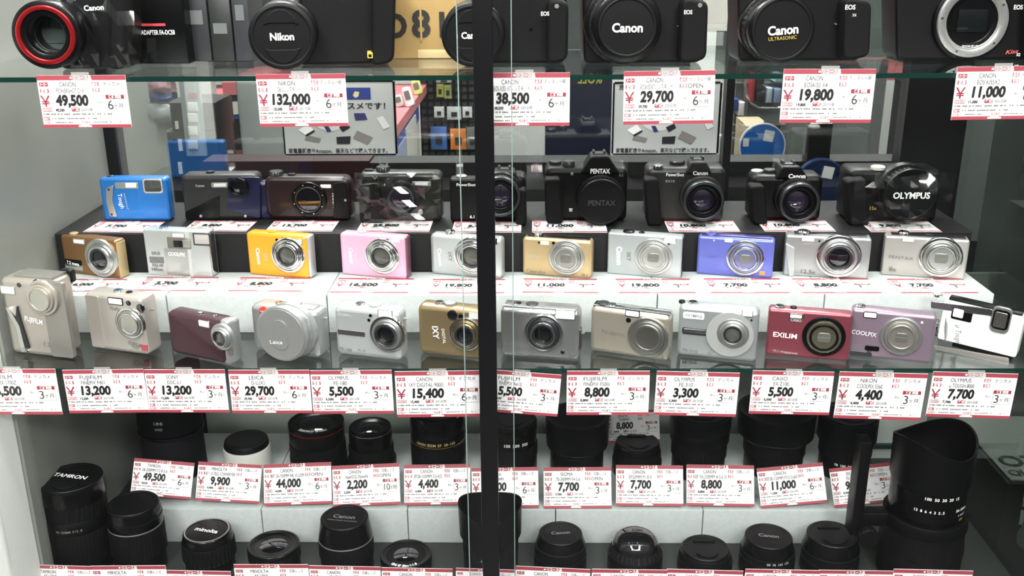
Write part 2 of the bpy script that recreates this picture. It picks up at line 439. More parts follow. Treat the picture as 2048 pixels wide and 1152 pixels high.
hang((620, 741), (783, 740), '5,500', 'OLYMPUS', 'FE-180', '3', 'price tag of 5,500 yen immediately right of the 29,700 yen lower shelf tag', g, Y=Y0-.0055)
hang((789, 743), (962, 741), '15,400', 'CANON', 'IXY DIGITAL 900IS', '6', 'price tag of 15,400 yen left of the black seal strip', g)
hang((966, 738), (1123, 750), '5,500', 'FUJIFILM', 'FINEPIX A610', '3', 'tilted price tag of 5,500 yen right of the black seal strip', g, Y=Y0-.0055)
hang((1134, 742), (1300, 742), '8,800', 'FUJIFILM', 'FINEPIX F50fd', '3', 'price tag of 8,800 yen hanging from the lower shelf', g)
hang((1314, 742), (1480, 746), '3,300', 'OLYMPUS', 'FE-310', '3', 'price tag of 3,300 yen hanging from the lower shelf', g)
hang((1506, 741), (1669, 744), '5,500', 'CASIO', 'EX-Z100', '3', 'price tag of 5,500 yen below the red camera', g)
hang((1680, 743), (1856, 748), '4,400', 'NIKON', 'COOLPIX S560', '3', 'price tag of 4,400 yen below the mauve camera', g)
hang((1867, 743), (2037, 748), '7,700', 'OLYMPUS', 'μ TOUGH-8000', '3', 'price tag of 7,700 yen below the tilted white camera', g)
g = 'price tags leaning on the lower grey step'
LEN = '交換レンズ'
YT = LYF + .003 + .058*math.sin(R(24))
def st(tl, tr, *a, **kw): return stand(tl, tr, YT, 24, *a, g, kind=LEN, **kw)
st((269, 916), (389, 926), '49,500', 'TAMRON', '28-200MM F/2.8-5.6', '6', 'price tag of 49,500 yen leaning behind the second lens')
st((397, 923), (524, 930), '9,900', 'MINOLTA', 'AF 1.4 TELE CONVERTER', '3', 'price tag of 9,900 yen leaning in front of the white lens')
st((527, 929), (662, 924), '44,000', 'CANON', 'EF 24-105MM F4L IS USM', '6', 'price tag of 44,000 yen leaning on the lower grey step', opn='OPEN')
st((664, 932), (798, 926), '2,200', 'CANON', 'NewFD35-70mmF4', '10', 'price tag of 2,200 yen leaning on the lower grey step', opn='OPEN')
st((808, 930), (940, 928), '4,400', 'CANON', 'EF28-105MM 3.5-4.5', '3', 'price tag of 4,400 yen leaning on the lower grey step')
st((943, 936), (1076, 934), '9,900', 'TOKINA', '100-300MM', '6', 'price tag half hidden by the petal lens hood and the black seal strip')
st((1087, 935), (1222, 934), '7,700', 'SIGMA', '70-300MM F4-5.6', '3', 'price tag of 7,700 yen in front of the wide black lens hood', opn='OPEN')
st((1232, 930), (1366, 931), '7,700', 'CANON', 'EF50MM F1.8 II', '3', 'price tag of 7,700 yen behind the round glossy domed lens')
st((1373, 929), (1508, 931), '8,800', 'CANON', 'EF 55-250MM 4-5.6 IS', '3', 'price tag of 8,800 yen leaning on the lower grey step')
st((1513, 937), (1645, 925), '11,000', 'CANON', 'EF28-135MM F3.5-5.6IS', '6', 'price tag of 11,000 yen leaning on the lower grey step')
st((1658, 938), (1787, 924), '9,900', 'SIGMA', '70-300MM F', '3', 'price tag partly hidden by the foot of the big telephoto lens', opn='OPEN')
stand((1208, 822), (1318, 818), YT+.12, 12, '8,800', 'SIGMA', '28-80MM', '3', 'grey shaded price tag propped at the back of the case', 'price tag at the back', kind=LEN)
g = 'price tags standing along the bottom edge'
YD = 1.165
for tl, tr, mk, lab, dy in (((46, 1129), (190, 1133), 'TAMRON', 'price tag along the bottom edge before the tallest lens at the left', 0),
        ((181, 1132), (331, 1131), 'MINOLTA', 'price tag along the bottom edge before the lens second from left', .002),
        ((314, 1140), (461, 1143), 'MINOLTA', 'price tag along the bottom edge before the lens with a silver rimmed oval cap', 0),
        ((467, 1129), (616, 1129), 'MINOLTA', 'price tag along the bottom edge before the short uncapped lens with domed glass', .002),
        ((618, 1131), (761, 1134), 'CANON', 'price tag along the bottom edge before the capped lens with a pale ring', 0),
        ((763, 1135), (905, 1138), 'CANON', 'price tag along the bottom edge before the low lens with white ring lettering', .002),
        ((912, 1136), (1030, 1140), 'CANON', 'price tag along the bottom edge crossed by the black seal strip', .004),
        ((1032, 1132), (1181, 1139), 'CANON', 'price tag along the bottom edge just right of the black seal strip', 0),
        ((1184, 1138), (1335, 1140), 'CANON', 'price tag along the bottom edge before the round glossy domed lens', .002),
        ((1334, 1138), (1487, 1142), 'CANON', 'price tag along the bottom edge before the low wide capped lens', 0),
        ((1491, 1138), (1640, 1141), 'CANON', 'price tag along the bottom edge before the capped lens with printed scale', .002),
        ((1638, 1140), (1787, 1142), 'CANON', 'price tag along the bottom edge before the broad capped lens', 0),
        ((1788, 1138), (1947, 1142), 'SIGMA', 'price tag along the bottom edge before the big telephoto lens', .002)):
    stand(tl, tr, YD-dy, 0, '4,400', mk, 'AF LENS', '3', lab, g, kind=LEN)
g = 'price tags lying on the grey step'
for nl, nr, p, lab in (((98, 584), (226, 584), '16,000', 'brown'), ((262, 583), (410, 584), '3,700', 'silver square-windowed'), ((456, 584), (603, 585), '8,800', 'orange'),
        ((660, 587), (816, 588), '16,500', 'pink'), ((858, 588), (1008, 588), '19,800', 'white'), ((1045, 587), (1197, 588), '11,000', 'gold'),
        ((1238, 588), (1392, 588), '19,800', 'plain pale silver'), ((1422, 588), (1580, 588), '7,700', 'violet blue'), ((1606, 588), (1764, 588), '8,800', 'silver open-lensed'), ((1803, 588), (1958, 588), '7,700', 'rightmost silver')):
    flat(nl, nr, ZB, p, 'price tag lying flat before the %s compact camera' % lab, g)
g = 'price tags lying on the black riser'
for nl, nr, p, lab in (((166, 465), (300, 466), '7,700', 'bright blue camera'), ((364, 463), (492, 464), '8,800', 'navy and charcoal camera'), ((530, 464), (664, 464), '13,700', 'maroon tinted camera'),
        ((712, 465), (858, 465), '25,800', 'camera with the ribbed lens ring'), ((903, 466), (1042, 466), '5,400', 'cameras behind the black seal strip'), ((1064, 466), (1215, 466), '11,000', 'black camera with a blank-lettered lens cap'),
        ((1338, 465), (1481, 465), '10,800', 'black camera with a clear-rimmed lens'), ((1530, 464), (1672, 464), '10,800', 'small black camera before the dark blue disc'), ((1742, 465), (1884, 465), '9,800', 'black camera with the big lettered lens cap')):
    flat(nl, nr, ZK, p, 'price tag lying flat in front of the %s' % lab, g)
# ------------------------------------------------------------------ compact cameras
class Cam:
    """a camera standing on a level surface: bottom corners of its front face as pixels"""
    def __init__(s, name, label, cat, bl, br, top, z, D, group=None, roll=0., lift=0.):
        a, b = pt(*bl, z=z), pt(*br, z=z)
        s.o = (a+b)/2; s.yaw = math.atan2(b.y-a.y, b.x-a.x); s.W = (b-a).length; s.D = D; s.roll = roll
        s.o.z = z + .0002 + lift
        s.root = empty(name, s.o, (0, roll, s.yaw)); tag(s.root, label, cat, group)
        s.M = Matrix.Translation(s.o) @ Euler((0, roll, s.yaw)).to_matrix().to_4x4(); s.I = s.M.inverted()
        s.H = s.loc((bl[0]+br[0])/2, top)[1]
    def loc(s, px, py, y=0.):
        """pixel -> (x, z) on the camera's own plane at depth y"""
        d = s.I.to_3x3() @ ray(px, py); o = s.I @ EYE
        t = (y-o.y)/d.y; p = o + d*t
        return p.x, p.z
    def len(s, n, px=0, py=0):
        """n pixels near (px, py) as metres"""
        a = s.loc(px, py); b = s.loc(px+n, py); return math.hypot(b[0]-a[0], b[1]-a[1])
    def body(s, m, r=.006, e=.004, name='body', out=None, y0=0., D=None):
        if out is None: e = min(e, r*.85)
        out = out or rr(s.W, s.H, r)
        D = D or s.D
        mb = MB(); mb.prism(out, [(y0, e), (y0+e*.12, e*.5), (y0+e*.45, e*.14), (y0+e, 0), (D-e, 0), (D-e*.45, e*.14), (D-e*.12, e*.5), (D, e)])
        return mb.build(name, m, s.root)
    def outline(s, px, rad=.004, n=4):
        return roundpoly([s.loc(*p) for p in px], rad, n)
    def panel(s, name, m, x0, y0, x1, y1, r=.001, th=.0012, out=.0008, parent=None):
        (a, c), (b, d) = s.loc(x0, y1), s.loc(x1, y0)
        mb = MB(); mb.slab([(x+(a+b)/2, z+min(c, d)) for x, z in rr(abs(b-a), abs(d-c), r, 4)], -out, th, min(.0004, out*.5))
        return mb.build(name, m, parent or s.root)
    def poly(s, name, m, px, rad=.001, out=.0008, th=.001):
        mb = MB(); mb.slab(s.outline(px, rad), -out, th, min(.0005, out*.5)); return mb.build(name, m, s.root)
    def flash(s, x0, y0, x1, y1, frame=SATIN, r=.0012):
        f = s.panel('flash', frame, x0-1, y0-1, x1+1, y1+1, r)
        s.panel('flash_window', FLASH, x0+.5, y0+.5, x1-.5, y1-.5, r*.7, out=.0012, parent=f)
    def dot(s, name, m, x, y, r, out=.001, rim=None):
        cx, cz = s.loc(x, y); q = s.len(r, x, y)
        mb = MB(); mb.lathe([(q, -.001), (q, out*.7), (q*.85, out), (0.0001, out)], 24, at(cx, 0, cz) @ LY)
        return mb.build(name, m, s.root)
    def text(s, t, x, y, h, m=WHT, rot=0., bold=.0, sx=1., fit=None, out=.0009, shear=0., yoff=0., parent=None):
        cx, cz = s.loc(x, y, yoff); q = s.len(h, x, y)
        mb = MB(); put_text(mb, t, q*1.35, at(cx, yoff-out, cz) @ Matrix.Rotation(R(-rot), 4, 'Y'), bold, sx, shear, fit=(s.len(fit, x, y) if fit else None))
        return mb.build('lettering', m, parent or s.root, flat=True)
    def button(s, x, m=CHROME, r=.0055, h=.0022, y=None, name='shutter_button', y2=None):
        cx, _ = s.loc(x, 500); yy = s.D*.5 if y is None else y
        mb = MB(); mb.lathe([(r, -.001), (r, h*.7), (r*.85, h), (0.0001, h)], 28, at(cx, yy, s.H)); return mb.build(name, m, s.root)
    def dial(s, x, r=.010, h=.005, m=DKMET, y=None):
        cx, _ = s.loc(x, 500); yy = s.D*.5 if y is None else y
        mb = MB(); mb.lathe([(r, -.003), (r, h*.8), (r*.9, h), (0.0001, h)], 60, at(cx, yy, s.H), ribs=20, ribd=.0006, ribr=(0, 1)); return mb.build('mode_dial', m, s.root)
    def ring(s, name, m, cx, cz, a0, a1, ro, ri, e=.0006, seg=56, floor=True, ribs=0, parent=None):
        """tube from depth a0 to a1 (towards the viewer), outer ro, inner ri"""
        e = min(e, (ro-ri)*.4)
        mb = MB()
        pr = [(ro, a0), (ro, a1-e), (ro-e*.3, a1-e*.3), (ro-e, a1), (ri+e, a1), (ri+e*.3, a1-e*.3), (ri, a1-e), (ri, a0+.0002)]
        mb.lathe(pr, seg*(2 if ribs else 1), at(cx, 0, cz) @ LY, ribs=ribs, ribd=.0006, ribr=(0, 1), cap=False); return mb.build(name, m, parent or s.root)
    def disc(s, name, m, cx, cz, a, r, dome=0., seg=48, a0=None, parent=None):
        pr = [(r, (a-.001) if a0 is None else a0)]
        for k in range(7):
            t = k/6; pr.append((max(r*(1-t), .0001), a + dome*(1-(1-t)**2)))
        mb = MB(); mb.lathe(pr, seg, at(cx, 0, cz) @ LY); return mb.build(name, m, parent or s.root)
    def lens(s, x, y, r, kind='closed', bez=CHROME, mid=SATIN, cover=BRUSH, gl=LENSG, k=None, L=.006, lug=None):
        """retracted zoom lens; r in pixels; kind closed | open | barrier"""
        cx, cz = s.loc(x, y, -L); q = s.len(r, x, y)
        b = s.ring('lens_ring', bez, cx, cz, -.001, L*.45, q, q*.80, .0012)
        s.ring('lens_ring', mid, cx, cz, -.001, L*.75, q*.80, q*.66, .0008)
        s.ring('lens_barrel', bez, cx, cz, -.001, L, q*.665, q*.56, .0006)
        if kind == 'open':
            s.ring('lens_barrel', DKMET, cx, cz, -.001, L*.9, q*.56, q*.46, .0005)
            s.disc('lens_glass', gl, cx, cz, L*.55, q*.47, .0015)
        elif kind == 'closed':
            c = s.disc('lens_cover', cover, cx, cz, L*.82, q*.57, 0)
            w = q*.30
            mb = MB(); mb.slab([(px+cx, pz+cz-w*.8) for px, pz in rr(w*2, w*1.6, w*.45, 5)], -L*.82-.0006, -L*.5, .0004); mb.build('lens_barrier', mat('barrier_grey', '#8e8e88', .3, .7), s.root)
            mb = MB(); mb.box(cx-w*.95, cx+w*.95, -L*.82-.0008, -L*.82, cz-w*.06, cz+w*.06); mb.build('barrier_slit', GRYP, s.root)
        elif kind == 'spun':
            s.disc('lens_cover', mat('spun_metal', '#c5c3ba', .28, 1), cx, cz, L*.9, q*.57, 0)
        return cx, cz, q

CH2 = mat('mirror_chrome', '#e4e5e2', .06, 1)
BRN = mat('bronze_paint', '#84613f', .3, .55); ORG = mat('orange_paint', '#e09a22', .35, .15, .4); PNK = mat('pink_paint', '#e0a6bd', .35, .15, .4)
GLD = mat('gold_paint', '#c2ab80', .33, .5); VIO = mat('violet_blue_paint', '#666dbe', .32, .3, .3); REDP = mat('red_paint', '#7f3d47', .32, .4, .3)
MAU = mat('mauve_paint', '#857582', .33, .4); WHP = mat('white_paint', '#eef1ee', .35, 0, .3); BLU = mat('blue_paint', '#1f6db8', .35, .25, .4)
MAR = mat('dark_maroon_paint', '#43262e', .3, .35, .4); NAVY = mat('navy_paint', '#15193a', .35, .2, .3); GLD2 = mat('gold_reflection_paint', '#948260', .3, .65)
CHAR = mat('charcoal_paint', '#2a2a2b', .4, .2)

def strap_lug(c, side=1, z=.8):
    x = side*c.W/2
    mb = MB()
    for k in range(12):
        pass
    mb.lathe([(.0022, -.0005), (.0032, -.0005), (.0032, .0005), (.0022, .0005)], 16, at(x+side*.0018, c.D*.5, c.H*z), cap=False)
    mb.build('strap_lug', SATIN, c.root)

# ---- front row on the lower glass shelf
G1 = 'small cameras in the front row'
c = Cam('compact_camera', 'tall upright silver camera with handgrip, left end of the front row', 'camera', (24, 706), (126, 717), 562, Z2, .040, G1)
c.body(mat('warm_silver_paint', '#b0a9a0', .32, .6), .007, .006)
c.panel('side_cover', mat('grey_metal', '#8f8c86', .35, .6), 104, 566, 124, 712, .003, th=.006, out=.0006)
c.poly('grip', CHAR, [(36, 610), (44, 640), (62, 696), (50, 693), (34, 632)], .002, out=.003)
c.poly('grip_trim', CHROME, [(14, 612), (22, 614), (44, 652), (56, 700), (62, 702), (46, 702), (36, 655)], .002, out=.004)
x, z, q = c.lens(76, 600, 31, 'spun', mat('warm_silver_paint', '#b6aea2'), mat('warm_silver_paint', '#b6aea2'), L=.010)
c.flash(4, 574, 28, 586); c.dot('viewfinder_window', LENSG, 74, 566, 7, .002); c.dot('sensor_window', LENSG, 38, 570, 4)
c.text('FUJIFILM', 68, 640, 9, WHT, -8, .02, fit=34); c.text('1.5', 94, 688, 9, GRYP, -8)
for i, (yy, rr_) in enumerate(((636, 4), (668, 3), (690, 4))):
    mb = MB(); xx, zz = c.loc(126, yy); mb.lathe([(.0022, 0), (.0022, .0012), (.0001, .0012)], 20, at(c.W/2-.0002, .018, zz) @ Matrix.Rotation(R(90), 4, 'Y')); mb.build('socket', (BLK2, GLD, BLK2)[i], c.root)
mb = MB(); mb.box(-c.W*.3, c.W*.45, .008, .036, c.H-.001, c.H+.0025, .001); mb.build('top_plate', mat('grey_metal', '#8f8c86'), c.root)
mb = MB(); mb.slab([(x_+c.W*.40, z_+c.H*.86) for x_, z_ in rr(.018, .018, .004)], .036, .046, .002); mb.build('eyepiece', BLK, c.root)

c = Cam('compact_camera', 'square silver camera with a round brushed lens cover, front row, second from left', 'camera', (184, 697), (298, 712), 592, Z2, .030, G1)
c.body(mat('pale_champagne', '#bbb4ad', .32, .6), .007, .006); c.lens(256, 649, 28, 'spun', CHROME, BRUSH, L=.005)
c.flash(218, 598, 244, 607, BLK2); c.dot('sensor_window', LENSG, 257, 606, 4.5); c.dot('viewfinder_window', LENSG, 281, 616, 7.5)
c.text('FinePix', 231, 617, 7, GRYP, -6, 0, fit=20); c.text('FUJIFILM', 270, 688, 7, GRYP, -8, .02, fit=24); c.text('F401', 272, 695, 5, GRYP, -8)
c.panel('badge', RED, 284, 690, 294, 701, .0005)
c.button(208, CHROME, .006); c.button(230, BLK2, .004, .0015, name='power_button'); strap_lug(c, 1, .75)
c.panel('front_trim', mat('pale_champagne', '#c6bfb5'), 186, 592, 196, 692, .002, out=.0012)

c = Cam('compact_camera', 'small dark maroon camera with silver end cap, front row', 'camera', (342, 706), (456, 731), 634, Z2, .024, G1)
c.body(MAR, .008, .006); c.lens(437, 678, 21, 'open', SATIN, SATIN, gl=mat('silvery_lens', '#77756f', .15, .6), L=.009)
c.flash(399, 644, 418, 651, CHROME, .002)
mb = MB(); mb.slab([(x_+c.W/2-.002, z_) for x_, z_ in rr(.014, c.H, .005)], .001, .0235, .003); mb.build('end_cap', SIL, c.root)
c.button(372, CHROME, .004); c.button(400, CHROME, .003, .0012, name='power_button')
mb = MB(); mb.box(c.W*.5+.002, c.W*.5+.0075, -.0006, .004, c.H*.25, c.H*.8, .001); mb.build('port_cover', mat('grey_metal', '#8f8c86'), c.root)

c = Cam('compact_camera', 'silver camera with a red dot and a large capped lens, front row', 'camera', (508, 700), (640, 718), 618, Z2, .030, G1)
c.body(SIL, .007, .006)
x, z = c.loc(560, 670, -.024); q = c.len(49, 560, 670)
c.ring('lens_barrel', SIL, x+.004, z, -.001, .008, q*1.0, q*.8); c.ring('lens_barrel', SATIN, x+.003, z, .006, .016, q*.96, q*.7, ribs=0); c.ring('lens_ring', SIL, x, z, .015, .022, q, q*.7, .001)
k = c.disc('lens_cap', mat('dull_silver_cap', '#9b9c99', .35, .5), x, z, .0235, q*.93, .0005, a0=.012)
mb = MB(); mb.slab([(a+x, b+z-q*.55) for a, b in rr(q*.6, q*1.1, q*.28)], -.0248, -.0235, .0003); mb.build('cap_clip', mat('dull_silver_cap', '#a9aaa6'), c.root)
c.text('Leica', 552, 684, 7, WHT, 5, .0, fit=24, yoff=-.0248, out=.0002)
c.dot('red_badge', mat('red_badge', '#c03a30', .3), 528, 622, 8.5, .0016); c.text('Leica', 528, 622, 4, WHT, -6, .0, fit=11, out=.0018)
c.dot('sensor_window', BLK2, 556, 621, 3); c.dial(567, .009, .004, SIL); c.button(536, CHROME, .005); strap_lug(c, 1, .8)
c.text('D-LUX', 620, 708, 4.5, GRYP, -7, 0, fit=18)
mb = MB(); mb.box(c.W*.15, c.W*.42, .006, .024, c.H-.002, c.H+.0015, .001); mb.build('pop_up_flash', SIL, c.root)

c = Cam('compact_camera', 'rounded silver camera with a waist line, left of the gold-tinged camera', 'camera', (673, 709), (803, 724), 618, Z2, .026, G1)
c.body(SILW, .008, .009); c.lens(770, 672, 35, 'open', CHROME, SATIN, L=.010); c.flash(757, 622, 784, 633)
c.dot('sensor_window', BLK2, 741, 631, 3); c.dot('sensor_window', BLK2, 738, 640, 3)
c.panel('front_trim', CHROME, 676, 664, 730, 668, .0005, out=.0006); c.text('OLYMPUS', 690, 630, 6, LGRYP, -3, .02, fit=28)
c.text('FE-180', 692, 698, 6, GRYP, -4, .02, fit=24); c.text('6.0', 724, 700, 5, GRYP, -4, 0, fit=16)
c.button(705, CHROME, .006); c.dial(735, .008, .003, SILW); strap_lug(c, 1)

c = Cam('compact_camera', 'gold-tinged silver camera beside the black seal strip, front row', 'camera', (838, 707), (972, 722), 616, Z2, .026, G1)
c.body(GLD2, .007, .007); c.lens(928, 672, 33, 'open', CHROME, mat('gold_metal', '#c8b078', .25, 1), L=.008); c.dot('viewfinder_window', LENSG, 905, 630, 10, .0015); c.dot('sensor_window', BLK2, 922, 633, 5)  # silver camera; the gold it reflects is put into the body paint
c.flash(938, 628, 962, 637); c.text('IXY', 872, 664, 12, WHT, -85, .02); c.text('DIGITAL', 888, 672, 6, WHT, -85, .0)
c.button(868, CHROME, .006); c.dial(890, .008, .003, SIL)

c = Cam('compact_camera', 'chunky silver camera with a wide flash, front row, right of the black seal strip', 'camera', (1001, 712), (1157, 723), 620, Z2, .030, G1)
c.body(mat('bright_silver', '#a5a7a6', .26, .8), .006, .007); c.lens(1085, 671, 38, 'open', CHROME, DKMET, L=.012); c.flash(1111, 622, 1150, 637, CHROME, .0015)
c.dot('sensor_window', LENSG, 1125, 704, 4); c.text('FUJIFILM', 1043, 627, 6, GRYP, -3, .02, fit=32); c.text('X', 1141, 706, 7, GRYP, 0)
c.button(1030, CHROME, .006); c.dial(1060, .008, .003, DKMET, ); strap_lug(c, 1, .5)
mb = MB(); mb.box(c.W*.5-.002, c.W*.5+.0015, .006, .020, c.H*.2, c.H*.6, .001); mb.build('port_cover', DKMET, c.root)
mb = MB(); mb.box(-c.W*.46, c.W*.46, .004, .026, c.H-.002, c.H+.0018, .0015); mb.build('top_plate', mat('bright_silver', '#bfc1bf'), c.root)

c = Cam('compact_camera', 'champagne silver camera with a round spun metal lens cover, right of the chunky silver camera', 'camera', (1179, 702), (1336, 725), 622, Z2, .024, G1)
c.body(BEIGE, .007, .006); c.lens(1294, 677, 41, 'spun', BRUSH, BRUSH, L=.006); c.flash(1251, 623, 1279, 631, BLK2, .002); c.dot('sensor_window', BLK2, 1257, 640, 5)
c.text('FINEPIX', 1226, 666, 7, GRYP, -3, 0, fit=46); c.text('F', 1325, 714, 6, GRYP, 0)
c.button(1222, CHROME, .006); c.dial(1204, .008, .003, DKMET)
mb = MB(); mb.box(-c.W*.48, c.W*.48, .004, .021, c.H-.002, c.H+.0012, .001); mb.build('top_plate', CHROME, c.root)

c = Cam('compact_camera', 'silver camera with wide cream lens surround, front row left of the red camera', 'camera', (1353, 710), (1511, 726), 617, Z2, .026, G1)
c.body(mat('soft_silver', '#aab0b0', .35, .6), .006, .006)
x, z = c.loc(1460, 668); q = c.len(48, 1462, 669)
c.disc('lens_surround', mat('cream_silver', '#b3b5b1', .34, .4), x, z, .003, q, .0008)
c.lens(1465, 671, 33, 'open', SATIN, SATIN, gl=mat('grey_lens', '#5c5c56', .12, .3), L=.009); c.flash(1484, 622, 1506, 632)
c.dot('sensor_window', BLK2, 1503, 640, 2); c.panel('name_plate', WHT, 1366, 627, 1409, 636, .002); c.text('OLYMPUS', 1388, 631, 6, GRYP, -3, .02, fit=34, out=.0012)
c.panel('grip', DKMET, 1364, 658, 1415, 667, .003, out=.001); c.panel('grip_trim', CHROME, 1367, 660, 1412, 664, .001, out=.0018)
c.text('FE-310', 1380, 701, 7, GRYP, -3, .02, fit=30); c.text('8.0', 1420, 706, 5, GRYP, -5)
c.button(1390, CHROME, .006); c.button(1367, BLK2, .004, name='power_button')

c = Cam('compact_camera', 'red slim camera with a black lens surround, front row', 'camera', (1530, 710), (1696, 724), 623, Z2, .020, G1)
c.body(REDP, .004, .004); c.lens(1648, 676, 44, 'closed', BLK2, mat('olive_chrome', '#a7a58c', .15, .9), cover=mat('olive_chrome', '#a7a58c'), L=.006)
c.panel('flash', CHROME, 1577, 628, 1609, 637, .002); c.panel('flash_window', FLASH, 1580, 630, 1604, 635, .001, out=.0012)
c.text('CASIO', 1592, 640, 6, LGRYP, -3, .02, fit=22); c.text('EXILIM', 1570, 670, 11, WHT, -2, .02, fit=48); c.text('10.1 megapixels', 1570, 703, 5, LGRYP, -3, 0, fit=50)
c.button(1570, CHROME, .006); c.button(1598, BLK2, .004, name='power_button')
mb = MB(); xx = c.loc(1690, 680)[0]; mb.box(c.W/2-.012, c.W/2-.009, -.0006, .001, c.H*.3, c.H*.7, .0003); mb.build('front_trim', mat('cream_silver', '#d9dad2'), c.root)

c = Cam('compact_camera', 'mauve camera with concentric grey lens rings, front row', 'camera', (1694, 711), (1862, 729), 624, Z2, .022, G1)
c.body(MAU, .005, .004); c.lens(1803, 676, 43, 'closed', SATIN, mat('warm_ring', '#a39c94', .3, .7), cover=mat('warm_ring', '#a39c94'), L=.007)
c.flash(1727, 626, 1754, 634, BLK2, .002); c.dot('sensor_window', WHT, 1844, 645, 2.5)
c.text('COOLPIX', 1728, 666, 10, WHT, -3, .0, fit=50); c.panel('badge', BLK2, 1729, 693, 1759, 700, .002); c.text('5X', 1738, 703, 5, BLK2, -4, .02)
c.text('NIKKOR', 1709, 698, 6, GRYP, -4, 0, fit=22); c.button(1735, CHROME, .006); c.panel('front_trim', DKMET, 1700, 705, 1744, 709, .0005)
c.text('5X', 1838, 664, 5, WHT, -70); strap_lug(c, 1)

c = Cam('compact_camera', 'white rugged camera with a square lens window tilted at the right end, front row', 'camera', (1872, 690), (2030, 722), 614, Z2, .024, G1, roll=R(3.0), lift=.006)
c.body(WHP, .003, .002)
o = c.outline([(1858, 596), (1866, 598), (1992, 614), (2034, 640), (2040, 640), (2020, 616), (1980, 606), (1880, 590)], .002)
c.poly('top_band', CHROME, [(1862, 602), (1985, 618), (1986, 632), (1862, 616)], .002, out=.0012)
c.panel('lens_bezel', SATIN, 1978, 618, 2028, 658, .006, out=.004); c.panel('lens_window', BLK2, 1982, 622, 2024, 653, .005, out=.0046); c.panel('lens_cover', mat('spun_metal', '#c5c3ba'), 1986, 626, 2018, 650, .002, out=.005)
f = c.panel('flash', BLK2, 1901, 618, 1948, 636, .002); c.panel('flash_window', FLASH, 1905, 620, 1929, 632, .0015, out=.0014, parent=f)
c.text('μ Tough', 1917, 668, 12, GRYP, -82, 0, fit=42, shear=.2); c.text('10', 2017, 678, 7, LGRYP, -85)
c.text('OLYMPUS', 1874, 655, 6, BLK2, -88, .03, fit=38); c.poly('grip', SILW, [(1892, 634), (1896, 650), (1895, 674), (1890, 684), (1888, 655)], .001, out=.001)
c.poly('bottom_band', mat('warm_grey_metal', '#8d8883', .4, .3), [(1866, 690), (2018, 716), (2018, 730), (1872, 700)], .002, out=.0006)
c.button(1890, CHROME, .006); c.button(1930, BLK2, .004, name='power_button')
mb = MB(); mb.box(-c.W*.46, c.W*.46, .004, .020, c.H-.001, c.H+.003, .0015); mb.build('top_plate', BLK2, c.root)
mb = MB(); mb.box(-c.W*.3, c.W*.45, .002, .022, -.0062, .0005, .001); mb.build('base_foot', BLK2, c.root)

# ---- middle row on the grey blocks
G2 = 'compact cameras in the middle row'
c = Cam('compact_camera', 'bronze brown compact camera at the left end of the middle row', 'camera', (131, 545), (241, 559), 477, ZB, .020, G2)
c.body(BRN, .004, .0035); c.lens(196, 519, 31, 'open', SATIN, CHROME, L=.008); c.flash(148, 480, 168, 486); c.dot('sensor_window', BLK2, 216, 494, 4)
c.panel('badge', BLK2, 132, 521, 163, 531, .0005); c.text('7.2 mega', 147, 526, 5.5, WHT, -4, .02, fit=24, out=.0012); c.panel('name_plate', SIL, 132, 531, 165, 537, .0005)
c.button(142, GLD, .006); mb = MB(); mb.slab([(x_+c.W/2-.003, z_) for x_, z_ in rr(.007, c.H-.002, .003)], .001, .0195, .002); mb.build('end_cap', GLD, c.root)

c = Cam('compact_camera', 'silver compact camera with square windows instead of a round lens, middle row', 'camera', (297, 550), (425, 556), 462, ZB, .022, G2)
c.body(SILW, .002, .0015); c.panel('lens_bezel', CHROME, 336, 475, 381, 497, .002, out=.0006); c.panel('lens_window', LENSG, 348, 481, 366, 494, .001, out=.001, th=.003); c.panel('lens_cover', SATIN, 366, 481, 379, 494, .001, out=.001)
f = c.panel('projector_bezel', DKMET, 388, 467, 422, 490, .001, out=.0012); c.panel('projector_window', mat('pale_window', '#b3afac', .1, .2), 391, 469, 418, 487, .001, out=.002, parent=f)
c.flash(345, 467, 368, 474); c.panel('name_plate', SATIN, 335, 498, 375, 552, .0005, out=.0004); c.text('COOLPIX', 354, 508, 7, WHT, -1, .03, fit=34)
c.panel('badge', GRYP, 300, 514, 327, 525, .0002); c.text('10.0', 311, 506, 6, GRYP, 0, .03, fit=16); c.text('FULL HD', 316, 530, 6, GRYP, 0, .03, fit=22); c.text('Nikon', 315, 538, 6, GRYP, 0, .03, fit=22)
c.text('WIDE 5x ZOOM', 410, 545, 4, LGRYP, -1, .0, fit=30); c.button(325, CHROME, .006); c.panel('front_trim', LGRYP, 375, 464, 377, 553, .0002, out=.0003)
mb = MB(); mb.box(c.W/2-.0015, c.W/2+.0006, .003, .019, .003, c.H-.002, .0005); mb.build('end_cap', CH2, c.root)

def mir(c, x, y, r):
    q = c.lens(x, y, r, 'open', CH2, CH2, gl=mat('grey_lens', '#5c5c56'), L=.008)
    return q
c = Cam('compact_camera', 'orange compact camera with a mirrored round lens, middle row', 'camera', (499, 549), (618, 559), 469, ZB, .021, G2)
c.body(ORG, .005, .004); mir(c, 572, 513, 33); c.dot('viewfinder_window', LENSG, 566, 480, 5); c.dot('sensor_window', BLK2, 554, 480, 3)
c.flash(583, 479, 604, 487, SATIN); c.text('Canon', 518, 512, 8, WHT, -88, .03, fit=30); c.text('IXY', 532, 514, 7, LGRYP, -88, .0, fit=14)
c.button(540, ORG, .006); mb = MB(); mb.slab([(x_+c.W/2-.001, z_+.001) for x_, z_ in rr(.008, c.H-.002, .003)], .003, .0205, .002); mb.build('end_cap', SILW, c.root)

